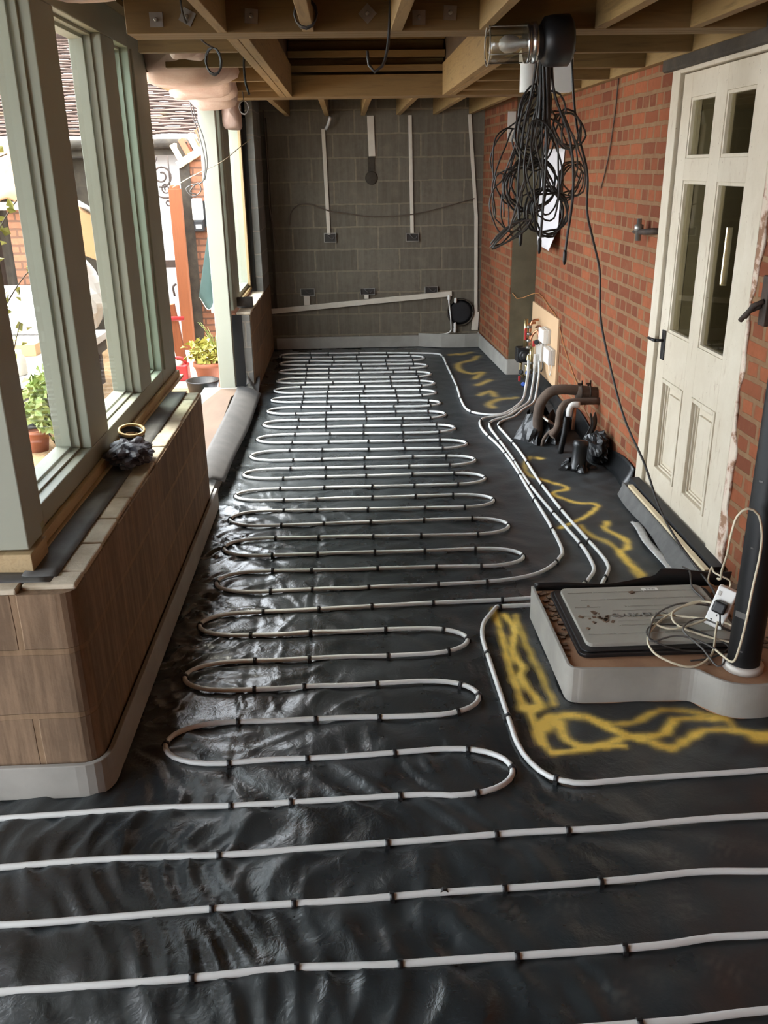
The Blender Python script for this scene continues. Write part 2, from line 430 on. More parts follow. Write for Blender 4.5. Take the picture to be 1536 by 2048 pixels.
# ================================================================== SETTING
# ---- floor: black polythene over insulation boards, yellow marking spray on it
PAINT = [  # (strength, half width, points on the floor)
 (.85, .017, [(.61, 3.492), (.607, 3.281), (.596, 2.999), (.596, 2.837), (.598, 2.72)]),
 (.95, .020, [(.65, 3.437), (.67, 3.299), (.626, 3.113), (.648, 3.014), (.622, 2.923), (.643, 2.834), (.662, 2.742)]),
 (.6, .017, [(.694, 3.434), (.695, 3.149), (.708, 2.918), (.715, 2.729)]),
 (1., .028, [(.598, 2.72), (.625, 2.705), (.66, 2.72)]),
 (.95, .018, [(.619, 2.712), (.616, 2.625), (.622, 2.507), (.643, 2.444)]),
 (.95, .022, [(.617, 2.507), (.641, 2.623), (.699, 2.657), (.772, 2.661), (.835, 2.623), (.903, 2.547), (.963, 2.514), (1.058, 2.537), (1.119, 2.609), (1.177, 2.62), (1.298, 2.607)]),
 (.9, .035, [(.66, 2.60), (.70, 2.63)]),
 (.85, .022, [(.699, 2.619), (.717, 2.506), (.777, 2.469), (.871, 2.497), (.93, 2.522), (.99, 2.49), (1.046, 2.452), (1.134, 2.504), (1.219, 2.542), (1.319, 2.527), (1.402, 2.493), (1.55, 2.50)]),
 (.9, .016, [(.643, 2.444), (.721, 2.453), (.812, 2.472), (.896, 2.467)]),
 (.7, .02, [(.835, 2.623), (.936, 2.599), (1.063, 2.659), (1.142, 2.676), (1.286, 2.62), (1.311, 2.551), (1.36, 2.506), (1.405, 2.498)]),
 (1., .03, [(1.36, 2.49), (1.6, 2.50)]),
 (.75, .02, [(1.183, 5.206), (1.31, 5.046), (1.194, 4.939), (1.297, 4.801), (1.415, 4.742), (1.295, 4.561), (1.119, 4.411)]),
 (.55, .022, [(1.234, 4.431), (1.257, 4.308), (1.342, 4.133), (1.352, 3.828), (1.371, 3.73)]),
 (.7, .024, [(1.399, 4.477), (1.361, 4.371), (1.423, 4.227), (1.402, 4.116), (1.349, 4.069), (1.38, 3.797)]),
 (.36, .042, [(1.049, 9.201), (1.133, 9.245)]), (.32, .05, [(1.156, 9.216), (1.275, 9.31)]),
 (.36, .042, [(1.328, 9.116), (1.248, 8.918), (1.091, 8.761), (1.063, 8.456), (1.163, 8.288), (1.267, 8.343), (1.157, 8.072)]),
 (.36, .042, [(1.143, 7.808), (1.286, 7.996)]), (.32, .042, [(1.112, 7.432), (1.22, 7.568), (1.235, 7.383)]),
 (.32, .042, [(1.156, 7.015), (1.142, 7.115), (1.237, 7.26), (1.396, 7.314)]),
 (.4, .02, [(1.204, 5.683), (1.139, 5.524), (1.116, 5.32), (1.183, 5.206)]), (.7, .03, [(1.25, 5.66), (1.27, 5.64)]),
]
def make_floor():
    dx = .0125
    xs = np.arange(-1.2, 1.7401, dx); ys = np.arange(.6, 9.8001, dx * 1.15)
    X, Y = np.meshgrid(xs, ys); nx, ny = len(xs), len(ys)
    rng = np.random.RandomState(3)
    H = np.zeros_like(X)
    wx = .05 * np.sin(5.3 * Y + 2 * np.sin(2.1 * X)) + .03 * np.sin(11 * Y + 3 * X); wy = .05 * np.sin(6.1 * X + 1.7 * Y)
    for k in range(26):                       # soft folds
        a = rng.uniform(0, pi); lam = rng.uniform(.07, .32); ph = rng.uniform(0, 6.28)
        u = (X + wx) * math.cos(a) + (Y + wy) * math.sin(a)
        H += lam * .0030 * np.sin(2 * pi * u / lam + ph + 1.5 * np.sin(2 * u + k))
    # diagonal drag folds over the near floor
    near = np.clip((2.75 - Y) / .5, 0, 1) * np.clip((.85 - X) / .7, .12, 1)
    for k in range(7):
        a = rng.uniform(.05, .75); lam = rng.uniform(.06, .17); ph = rng.uniform(0, 6.28)
        u = (X + 1.6 * wx) * math.cos(a) + (Y + 2 * wy) * math.sin(a)
        H += near * .0062 * (1 - np.abs(np.sin(pi * u / lam + ph)) ** .7) * (.5 + .5 * np.sin(3.1 * X + 5 * Y + k))
    # pinched creases that fan out from the dwarf wall
    for k in range(64):
        cx = -.80 + rng.uniform(-.02, .08); cy = rng.uniform(2.55, 4.9); a = rng.uniform(-1.0, 1.0); L = rng.uniform(.15, .62)
        t = (X - cx) * math.cos(a) + (Y - cy) * math.sin(a); d = -(X - cx) * math.sin(a) + (Y - cy) * math.cos(a)
        d = d + .012 * np.sin(30 * t + k)
        w = .006 + .010 * np.clip(t / L, 0, 1)
        H += .0115 * np.exp(-(d / w) ** 2) * (t > 0) * np.clip(1 - t / L, 0, 1) * rng.choice([-1, 1, 1])
    for k in range(70):                        # random short creases on the shiny overlap sheet
        cx = rng.uniform(-.75, .12); cy = rng.uniform(2.4, 5.2); a = rng.uniform(0, 2 * pi); L = rng.uniform(.06, .22)
        t = (X - cx) * math.cos(a) + (Y - cy) * math.sin(a); d = -(X - cx) * math.sin(a) + (Y - cy) * math.cos(a) + .01 * np.sin(25 * t)
        H += .0045 * np.exp(-(d / .008) ** 2) * np.exp(-(t / L) ** 2)
    # overlap edge and board joints
    H += .0022 / (1 + np.exp((X - .09 - .012 * np.sin(2.3 * Y)) / .004))
    for jx, w in ((-.43, .010), (.46, .006), (.55, .006), (-.19, .006)):
        H -= .0022 * np.exp(-((X - jx - .01 * np.sin(1.3 * Y)) / w) ** 2)
    H -= H.mean(); H = np.clip(H, -.011, .014)
    flat = np.clip((Y - 5.2) / 1.6, 0, 1); H *= (1 - .55 * flat)
    rough_edge = np.clip((X - 1.05) / .4, 0, 1)
    H += rough_edge * .004 * np.sin(31 * X + 3 * np.sin(9 * Y)) * np.sin(27 * Y + 2 * np.sin(13 * X))
    # dusty boot tread marks
    Tr = np.zeros_like(X)
    for px_, py_, a in ((.35, 1.76, .3), (.51, 1.79, .5), (.83, 1.77, .9), (.88, 1.95, 1.2), (1.06, 1.98, .2), (.63, 2.20, .7), (.62, 1.53, .4), (.89, 1.57, .1)):
        t = (X - px_) * math.cos(a) + (Y - py_) * math.sin(a); d = -(X - px_) * math.sin(a) + (Y - py_) * math.cos(a)
        Tr = np.maximum(Tr, np.exp(-((t / .085) ** 4 + (d / .042) ** 4)) * (np.sin(2 * pi * t / .036) * np.sin(2 * pi * d / .034 + .8) > .1) * (.45 + .4 * np.sin(40 * X + 31 * Y)))
    # paint mask
    Pm = np.zeros_like(X)
    wob = .0025 * np.sin(37 * Y + 5 * np.sin(23 * X)) + .002 * np.sin(83 * X + 61 * Y)
    for st, w, pts in PAINT:
        D = np.full_like(X, 9.0)
        pp = smoothpath([(a, b, 0) for a, b in pts], .03)
        x0 = min(p.x for p in pp) - .15; x1 = max(p.x for p in pp) + .15; y0 = min(p.y for p in pp) - .15; y1 = max(p.y for p in pp) + .15
        i0, i1 = np.searchsorted(xs, [x0, x1]); j0, j1 = np.searchsorted(ys, [y0, y1])
        sx, sy = X[j0:j1, i0:i1], Y[j0:j1, i0:i1]; d = D[j0:j1, i0:i1]
        for a, b in zip(pp[:-1], pp[1:]):
            ex, ey = b.x - a.x, b.y - a.y; q = ex * ex + ey * ey + 1e-9
            t = np.clip(((sx - a.x) * ex + (sy - a.y) * ey) / q, 0, 1)
            np.minimum(d, np.hypot(sx - a.x - t * ex, sy - a.y - t * ey), out=d)
        d += wob[j0:j1, i0:i1]
        m = st * np.exp(-(np.clip(d, 0, 9) / (w * .80)) ** 2.2)
        Pm[j0:j1, i0:i1] = 1 - (1 - Pm[j0:j1, i0:i1]) * (1 - m)
    mb = MB()
    mb.v = [(float(x), float(y), float(z)) for x, y, z in zip(X.ravel(), Y.ravel(), H.ravel())]
    idx = np.arange(nx * ny).reshape(ny, nx)
    Q = np.stack([idx[:-1, :-1], idx[:-1, 1:], idx[1:, 1:], idx[1:, :-1]], -1).reshape(-1, 4)
    mb.f = [tuple(q) for q in Q.tolist()]; mb.s = [True] * len(mb.f)
    def quad(x0, x1, y0, y1): mb.add([(x0, y0, -.004), (x1, y0, -.004), (x1, y1, -.004), (x0, y1, -.004)], [(0, 1, 2, 3)])
    quad(-4.2, -1.2, -2.6, 2.4); quad(-1.2, 2.4, -2.6, .6); quad(1.74, 2.4, .6, 3.0)
    n = NT('black_polythene'); P = n.pos()
    at = n.n('ShaderNodeAttribute', attribute_name='spray')
    dust = n.noise(P, 2.6, 5, .6); fine = n.noise(P, 45, 4, .7); sc_ = n.noise(n.pos((5, 40, 1)), 2.5, 4, .7)
    base = n.ramp(dust, [(.36, (.0145, .0190, .0215)), (.72, (.031, .038, .0415))])
    base = n.mix(n.ramp(sc_, [(.60, (0, 0, 0)), (.75, (.35, .35, .35))]), base, (.065, .066, .066))
    at3 = n.n('ShaderNodeAttribute', attribute_name='tread')
    base = n.mix(n.math('MULTIPLY', at3.outputs['Fac'], .55), base, (.10, .105, .10))
    spr = n.math('MULTIPLY', at.outputs['Fac'], n.math('ADD', n.math('MULTIPLY', fine, .7), .72))
    col = n.mix(n.math('MINIMUM', spr, .93), base, (.90, .61, .10))
    n.color(col)
    at2 = n.n('ShaderNodeAttribute', attribute_name='dusty')
    n.rough(n.math('ADD', n.math('ADD', n.math('MULTIPLY', at2.outputs['Fac'], .38), n.math('MULTIPLY', dust, .26)), n.math('ADD', .15, n.math('MULTIPLY', at.outputs['Fac'], .4))))
    n.b.inputs['Specular IOR Level'].default_value = .85
    h2 = n.noise(P, 16, 4, .6, .8); h3 = n.noise(P, 70, 3, .6)
    n.bump(n.math('ADD', h2, n.math('MULTIPLY', h3, .25)), .28, .010)
    o = obj('floor', mb, n.m, label='black polythene membrane covering the whole floor under the white pipes', cat='floor', kind='structure', fix=False)
    a = o.data.attributes.new('spray', 'FLOAT', 'POINT')
    vals = np.zeros(len(mb.v), np.float32); vals[:Pm.size] = Pm.ravel(); a.data.foreach_set('value', vals)
    a = o.data.attributes.new('tread', 'FLOAT', 'POINT'); vals = np.zeros(len(mb.v), np.float32); vals[:Tr.size] = np.clip(Tr, 0, 1).ravel(); a.data.foreach_set('value', vals)
    a = o.data.attributes.new('dusty', 'FLOAT', 'POINT'); vals = np.full(len(mb.v), .3, np.float32)
    vals[:Pm.size] = (np.clip((X - .75) / .4, 0, 1) * np.clip((Y - 2.6) / .5, .3, 1)).ravel(); a.data.foreach_set('value', vals)
    return o
make_floor()

# ---- walls
wr = MB()
wr.box(1.71, 1.95, 4.975, 8.25, -.1, 2.56); wr.box(1.71, 1.95, -2.5, 3.745, -.1, 2.56); wr.box(1.71, 1.95, 3.745, 4.975, 2.39, 2.56)
struct('wall_right', wr, 'brick', 'red brick house wall with the white panelled door in it')
struct('wall_far_right', MB().prism([(1.487, 8.205), (1.487, 9.9), (1.43, 9.9), (1.43, 9.72), (1.478, 8.205)][::-1], -.1, 2.56), 'brick', 'red brick return wall beyond the olive rendered step')
struct('wall_step', B(1.487, 1.95, 8.20, 8.30, -.1, 2.56), 'render', 'olive rendered end of the brick return, behind the heating manifold')
struct('wall_back', B(-1.25, 1.60, 9.72, 9.95, -.1, 2.56), 'block', 'grey concrete block wall across the far end')
# dwarf wall with a rounded corner, inner face and front face
c_ = (-.88, 2.39); r_ = .06
arc = [(c_[0] + r_ * math.cos(a), c_[1] + r_ * math.sin(a)) for a in np.linspace(0, -pi / 2, 7)]
poly = [(-1.13, 4.78), (-.835, 4.78), (-.82, 4.74)] + arc + [(-4.2, 2.33), (-4.2, 2.66), (-1.13, 2.66)]
struct('wall_left', MB().prism(poly[::-1], -.1, .71), 'dwarf', 'low dusty block wall with a rounded corner under the sage window frame')
tp = MB()
yy = 2.36
rb = random.Random(5)
while yy < 4.74:
    L = min(rb.choice([.215, .215, .1, .43]), 4.76 - yy)
    tp.box(-.985, -.828 + rb.uniform(-.006, .004), yy + .004, yy + L - .004, .70, .722 + rb.uniform(-.003, .003)); yy += L
xx = -.99
while xx > -1.9:
    tp.box(xx - .205, xx, 2.335, 2.45, .70, .722 + rb.uniform(-.003, .003)); xx -= .215
obj('wall_capping', tp, 'blocktop', label='pale rough top course of the low wall by the window', cat='wall', kind='structure', bev=.006)
wf = MB().box(-.915, -.845, 7.61, 9.72, -.1, .70).box(-.915, -.845, 9.0, 9.72, .70, 2.56)
struct('wall_left_far', wf, 'blockgrey', 'grey block leaf of the far window wall', bev=.004)
struct('wall_left_lining', B(-.845, -.838, 7.63, 9.72, -.1, .70), 'dwarf', 'dusty inner face of the low wall under the far window')
tf = MB(); yy = 7.61
while yy < 9.0:
    L = min(.22, 9.0 - yy); tf.box(-.955, -.84 + rb.uniform(-.004, .004), yy + .003, yy + L - .003, .70, .724); yy += L
obj('wall_far_capping', tf, 'blocktop', label='pale block sill course under the far window', cat='wall', kind='structure', bev=.005)
struct('trim_1', MB().box(-1.04, -.915, 7.605, 7.63, -.1, .70).box(-.972, -.915, 8.985, 9.0, .70, 2.3).box(-.972, -.916, 7.64, 9.72, -.1, .69), 'dpc', 'black damp proof strip closing the wall cavity by the far window')
struct('wall_left_outer', MB().box(-1.09, -.974, 7.70, 9.95, -.2, .70).box(-1.09, -.974, 9.08, 9.95, .70, 2.56), 'outbrick', 'outer brick leaf under the far window')
# room behind and beside the camera
struct('wall_rear', B(-4.3, 2.0, -2.75, -2.5, -.1, 2.56), 'brick', 'brick wall behind the viewer')

# ---- roof structure: deck, trimmed opening, joists
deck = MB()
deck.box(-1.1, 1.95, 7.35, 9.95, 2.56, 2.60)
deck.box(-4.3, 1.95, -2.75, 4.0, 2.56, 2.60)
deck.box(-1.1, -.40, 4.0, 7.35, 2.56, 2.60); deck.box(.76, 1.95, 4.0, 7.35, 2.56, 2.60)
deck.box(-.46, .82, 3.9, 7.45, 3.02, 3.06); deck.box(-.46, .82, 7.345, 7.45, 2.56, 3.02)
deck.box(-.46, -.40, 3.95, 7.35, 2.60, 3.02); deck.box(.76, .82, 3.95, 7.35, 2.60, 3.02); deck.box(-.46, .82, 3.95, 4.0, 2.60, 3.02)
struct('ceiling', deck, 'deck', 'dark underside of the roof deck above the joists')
def joist(name, x0, x1, y0, y1, m, label, cat='joist', z0=2.34, z1=2.555, group=None):
    return obj(name, B(x0, x1, y0, y1, z0, z1), m, label=label, cat=cat, group=group, bev=.002, seg=1)
bm_ = thing('ceiling_beam', (-.1, 3.93, 2.34), 'doubled timber beam across the ceiling at the hanging cables, with square washers', 'beam')
obj('beam_ply', B(-.82, 1.69, 3.84, 3.90, 2.34, 2.555), 'joistX', bm_, bev=.002, seg=1)
obj('beam_ply', B(-.82, 1.69, 3.902, 3.955, 2.34, 2.555), 'joistX', bm_, bev=.002, seg=1)
obj('beam_ply', B(-.82, 1.69, 3.957, 4.015, 2.34, 2.555), 'joistX', bm_, bev=.002, seg=1)
for x, z, a in ((-.702, 2.386, 0), (-.341, 2.395, .1), (.103, 2.40, .78), (.301, 2.385, 0), (.421, 2.40, .05), (-.584, 2.395, .5)):
    R = Matrix.Rotation(a, 3, 'Y')
    w = obj('square_washer', MB().obox((x, 3.8365, z), (.05, .005, .05), R), 'steel', bm_)
    obj('bolt', MB().lathe([(.008, 0), (.008, .012), (.005, .02)], (x, 3.835, z), 8, (0, -1, 0)), 'steel', w)
joist('ceiling_beam', -.95, 1.55, 7.16, 7.42, 'joistX', 'timber beam across the ceiling at the far side of the roof opening', 'beam', z1=2.485)
up = MB()
for za, zb, ya in ((2.487, 2.505, 7.27), (2.506, 2.550, 7.17), (2.551, 2.60, 7.27), (2.601, 2.645, 7.17), (2.646, 2.72, 7.28), (2.721, 2.77, 7.19), (2.771, 3.01, 7.28)): up.box(-.395, .755, ya, 7.34, za, zb)
obj('roof_upstand', up, 'joistX', label='stacked boards rising in the roof opening above the far beam', cat='upstand', bev=.003)
near_l = ['ceiling joist over the window side, first from the window in the front bay', 'ceiling joist with a coil of wire looped on it in the front bay',
          'ceiling joist just left of the hanging dark wire in the front bay', 'ceiling joist ending at the glass bulkhead lamp in the front bay', 'ceiling joist passing above the tangle of cables in the front bay']
near_l[2] = 'ceiling joist beside the hanging dark wire in the front bay'
for (x0, x1), l in zip([(-.475, -.437), (-.148, -.105), (.190, .236), (.535, .575), (.985, 1.03)], near_l):
    joist('ceiling_joist', x0, x1, -2.4, 3.835, 'joistY', l, group=None)
for x in (1.36,):
    joist('ceiling_joist', x, x + .045, -2.4, 3.835, 'joistY', 'ceiling joist nearest the brick wall in the front bay')
tl = thing('trimmer_joist', (-.42, 5.6, 2.34), 'doubled trimmer joist on the window side of the roof opening', 'joist')
obj('ply', B(-.463, -.418, 4.017, 7.158, 2.34, 2.555), 'joistY', tl, bev=.002, seg=1); obj('ply', B(-.416, -.372, 4.017, 7.158, 2.34, 2.555), 'joistY', tl, bev=.002, seg=1)
tl = thing('trimmer_joist', (.78, 5.6, 2.34), 'doubled trimmer joist on the brick wall side of the roof opening', 'joist')
obj('ply', B(.735, .782, 4.017, 7.158, 2.34, 2.555), 'joistY', tl, bev=.002, seg=1); obj('ply', B(.784, .83, 4.017, 7.158, 2.34, 2.555), 'joistY', tl, bev=.002, seg=1)
for i, y in enumerate((4.42, 5.05, 5.85, 6.55)):
    joist('noggin', -.90, -.465, y, y + .047, 'joistX', ['short noggin joist nearest the beam beside the pink insulation', 'second short noggin joist beside the pink insulation',
        'third short noggin joist beside the pink insulation', 'short noggin joist nearest the far beam beside the pink insulation'][i])
for i, y in enumerate((4.6, 5.3, 6.0, 6.7)):
    joist('noggin', .832, 1.655, y, y + .047, 'joistX', ['short joist on the brick wall side, behind the bulkhead lamp', 'second short joist on the brick wall side behind the lamp',
        'third short joist on the brick wall side behind the lamp', 'short joist on the brick wall side nearest the far beam'][i])
far_l = ['far bay joist nearest the window', 'far bay joist second from the window', 'far bay joist above the wide trunking stub', 'far bay joist fourth from the window', 'far bay joist second from the brick wall', 'far bay joist nearest the brick wall']
for x, l in zip((-.56, -.168, .197, .555, .925, 1.29), far_l):
    joist('ceiling_joist', x - .023, x + .023, 7.422, 9.715, 'joistY', l)
joist('wall_plate', 1.655, 1.708, 4.02, 8.19, 'joistY', 'timber wall plate along the top of the brick wall', 'timber', 2.34, 2.555)
joist('wall_plate', 1.655, 1.708, -2.4, 3.83, 'joistY', 'timber wall plate above the door along the brick wall', 'timber', 2.43, 2.555)
obj('door_lintel', B(1.665, 1.7055, 3.70, 5.05, 2.285, 2.428), 'slate', label='dark rough stone lintel above the white door', cat='lintel', bev=.012)

# ---- window_1: sage frame on the low wall
w1 = thing('window_1', (-1.06, 3.8, .735), 'sage green timber window frame standing on the low block wall', 'window', kind='structure')
X0, X1 = -1.135, -1.02
obj('corner_post', MB().box(-1.235, -.985, 2.475, 2.60, .79, 2.44).box(-1.235, X1 + .001, 2.602, 2.72, .79, 2.44), 'sage', w1, bev=.004)
obj('mullion', B(X0, X1 + .001, 3.34, 3.60, .8455, 2.3995), 'sage', w1, bev=.004)
obj('mullion', B(X0, X1 + .001, 4.25, 4.48, .8455, 2.3995), 'sage', w1, bev=.004)
obj('end_post', MB().box(X0, X1 + .001, 4.76, 5.15, .735, 2.53).box(-1.05, -1.008, 4.80, 4.83, .84, 2.40), 'sage', w1, bev=.004)
obj('bottom_rail', MB().box(X0 - .03, X1, 2.721, 4.759, .746, .845), 'sage', w1, bev=.004)
obj('top_rail', MB().box(X0 - .03, X1, 2.721, 4.759, 2.40, 2.53), 'sage', w1, bev=.004)
obj('front_rail', MB().box(-4.1, -1.23, 2.48, 2.60, .745, .845).box(-4.1, -1.23, 2.48, 2.60, 2.40, 2.53).box(-2.7, -2.5, 2.48, 2.6, .845, 2.4), 'sage', w1, bev=.004)
obj('timber_sill', MB().box(-1.25, -.975, 2.455, 2.60, .722, .783).box(-1.13, -.985, 2.60, 5.16, .722, .7355).box(-1.018, -.998, 2.60, 5.12, .736, .772), 'rawY', w1, bev=.002)
for k, (a, b) in enumerate(((2.72, 3.34), (3.60, 4.25), (4.48, 4.76))):
    bd = MB(); q0, q1, w = X0 + .03, X0 + .055, .022
    for xx0, xx1, ww in ((X0 - .015, X0 + .045, .026), (X0 + .045, X0 + .075, .012)):
        bd.box(xx0, xx1, a, a + ww, .845, 2.40); bd.box(xx0, xx1, b - ww, b, .845, 2.40)
        bd.box(xx0, xx1, a + ww, b - ww, .845, .845 + ww * .7); bd.box(xx0, xx1, a + ww, b - ww, 2.40 - ww, 2.40)
    obj('glazing_bead', bd, 'sage', w1, bev=.002)
    obj('pane', B(X0 + .05, X0 + .058, a + .01, b - .01, .85, 2.39), 'glass' if k < 2 else 'tealglass', w1)
obj('felt_strip', MB().sheet(lambda u, v: (-1.0 + .105 * u, 2.42 + v * 2.33, .728 + .003 * math.sin(9 * v) + (.004 if u < .1 else 0)), 4, 40, .003)
    .sheet(lambda u, v: (-1.95 + u * 1.045, 2.385 + .07 * v, .727 + .003 * math.sin(11 * u)), 24, 3, .003), 'felt', label='grey damp proof felt strip lying on top of the low wall', cat='felt')

# ---- window_2: far window and the door opening post
w2 = thing('window_2', (-1.03, 8.3, .725), 'far window frame in sage and raw timber beyond the garden opening', 'window', kind='structure')
obj('opening_post', MB().box(-1.115, -.985, 7.42, 7.52, .12, 2.37), 'sage', w2, bev=.004)
obj('mullion', MB().box(-1.09, -.995, 7.52, 7.56, .60, 2.34).box(-1.09, -.972, 7.60, 8.10, .74, 2.34).box(-1.02, -.965, 7.68, 7.72, .84, 2.30), 'sage', w2, bev=.004)
obj('mullion', MB().box(-1.09, -.98, 8.92, 9.06, .74, 2.34), 'sage', w2, bev=.004)
obj('rail', MB().box(-1.09, -.98, 8.10, 8.92, .74, .82).box(-1.09, -.98, 7.60, 9.06, 2.28, 2.36), 'sage', w2, bev=.004)
obj('raw_lining', MB().box(-.98, -.955, 8.86, 8.90, .80, 2.28).box(-.995, -.955, 8.10, 9.0, .745, .775).box(-.978, -.958, 8.92, 8.96, .78, 2.3), 'rawZ', w2, bev=.002)
obj('pane', B(-1.04, -1.033, 8.10, 8.92, .82, 2.28), 'glass', w2)
struct('trim_2', MB().box(-1.13, -.985, 5.15, 7.52, 2.33, 2.42).box(-1.10, -.99, 7.52, 9.72, 2.375, 2.54), 'rawY', 'pale timber head above the garden opening and far window')

# ---- door_1
d1 = thing('door_1', (1.745, 4.36, .05), 'old white panelled door with four dusty panes in a flaking frame', 'door', kind='structure')
fr = MB().box(1.70, 1.83, 4.862, 4.975, .05, 2.32).box(1.70, 1.83, 3.745, 3.865, .05, 2.32).box(1.70, 1.83, 3.865, 4.862, 2.268, 2.33)
obj('frame', fr, 'door', d1, bev=.004)
obj('hall_lining', MB().box(1.832, 1.96, 4.862, 4.974, .0, 2.38).box(1.832, 1.96, 3.746, 3.865, .0, 2.38).box(1.832, 1.96, 3.866, 4.861, 2.268, 2.38), 'hall', d1)
y0, y1 = 3.872, 4.856; a0, a1, b0, b1 = 3.985, 4.295, 4.42, 4.735
lf = MB()
def leafbox(ya, yb, za, zb): lf.box(1.722, 1.768, ya, yb, za, zb)
leafbox(y0, a0, .06, 2.262); leafbox(b1, y1, .06, 2.262); leafbox(a1, b0, .06, 2.262)
for ya, yb in ((a0, a1), (b0, b1)):
    for za, zb in ((.06, .215), (.745, .995), (1.765, 1.87), (2.15, 2.262)): leafbox(ya, yb, za, zb)
leaf = obj('leaf', lf, 'door', d1, bev=.002)
for ya, yb in ((a0, a1), (b0, b1)):
    md = MB()
    for za, zb in ((.995, 1.765), (1.87, 2.15)):
        for w, xx in ((.016, 1.726), (.008, 1.734)):
            md.box(xx, 1.76, ya, ya + w, za, zb).box(xx, 1.76, yb - w, yb, za, zb).box(xx, 1.76, ya + w, yb - w, za, za + w).box(xx, 1.76, ya + w, yb - w, zb - w, zb)
    obj('pane_moulding', md, 'door', leaf, bev=.002)
    for za, zb in ((.995, 1.765), (1.87, 2.15)):
        obj('pane', B(1.742, 1.747, ya, yb, za, zb), 'doorglass', leaf)
    pm = MB(); z0_, z1_ = .215, .745
    pm.box(1.752, 1.762, ya, yb, z0_, z1_)
    for w0, w1_, xx in ((0, .022, 1.716), (.022, .034, 1.734), (.034, .045, 1.744)):
        pm.box(xx, 1.755, ya + w0, ya + w1_, z0_ + w0, z1_ - w0).box(xx, 1.755, yb - w1_, yb - w0, z0_ + w0, z1_ - w0)
        pm.box(xx, 1.755, ya + w1_, yb - w1_, z0_ + w0, z0_ + w1_).box(xx, 1.755, ya + w1_, yb - w1_, z1_ - w1_, z1_ - w0)
    pm.box(1.738, 1.755, ya + .075, yb - .075, z0_ + .075, z1_ - .075)
    obj('lower_panel', pm, 'door', leaf, bev=.003)
hd = obj('handle_plate', B(1.714, 1.722, 4.745, 4.795, .84, 1.0), 'black', leaf, bev=.002)
obj('lever', MB().tube([(1.716, 4.77, .945), (1.675, 4.77, .945)], .008, 10).tube([(1.675, 4.77, .945), (1.668, 4.80, .944), (1.668, 4.875, .942)], [.009, .009, .007], 10), 'black', hd)
for z in (.275, 1.18, 1.98): obj('hinge', B(1.714, 1.722, 3.858, 3.878, z - .05, z + .05), 'iron', d1)
obj('plaster_edge', MB().sheet(lambda u, v: (1.702 - .004 * math.sin(40 * v) * u, 3.748 - u * (.05 + .028 * math.sin(8 * v + 1) + .014 * math.sin(31 * v) + .008 * math.sin(77 * v)), .06 + v * 2.2), 4, 110, .01), 'flake', d1)
# threshold pieces
struct('trim_3', MB().box(1.60, 1.70, 3.62, 4.90, 0, .075), 'felt', 'grey felt covered step under the white door')
obj('threshold_batten', MB().box(1.604, 1.632, 3.62, 4.80, .0755, .099), 'pale', label='pale timber batten along the bottom of the white door', cat='batten', bev=.002)
obj('door_seal', B(1.645, 1.70, 3.63, 4.90, .076, .108), 'dpc', label='dark seal strip between the pale batten and the white door', cat='seal')
# ---- garden ground beyond the openings
struct('ground', MB().box(-9, -1.26, 2.7, 22, -.3, -.10).box(-9, -4.35, -6, 2.7, -.3, -.1), 'gravel', 'gravel garden ground seen through the windows')
obj('paving', B(-2.2, -1.27, 8.35, 14.0, -.11, -.085), 'paving', label='pale paving leading to the garden gate', cat='paving', kind='structure')
obj('cavity_sill', B(-1.28, -.84, 4.80, 7.60, -.12, .085), 'blockgrey', label='block sill under the boards of the garden opening', cat='sill', kind='structure')

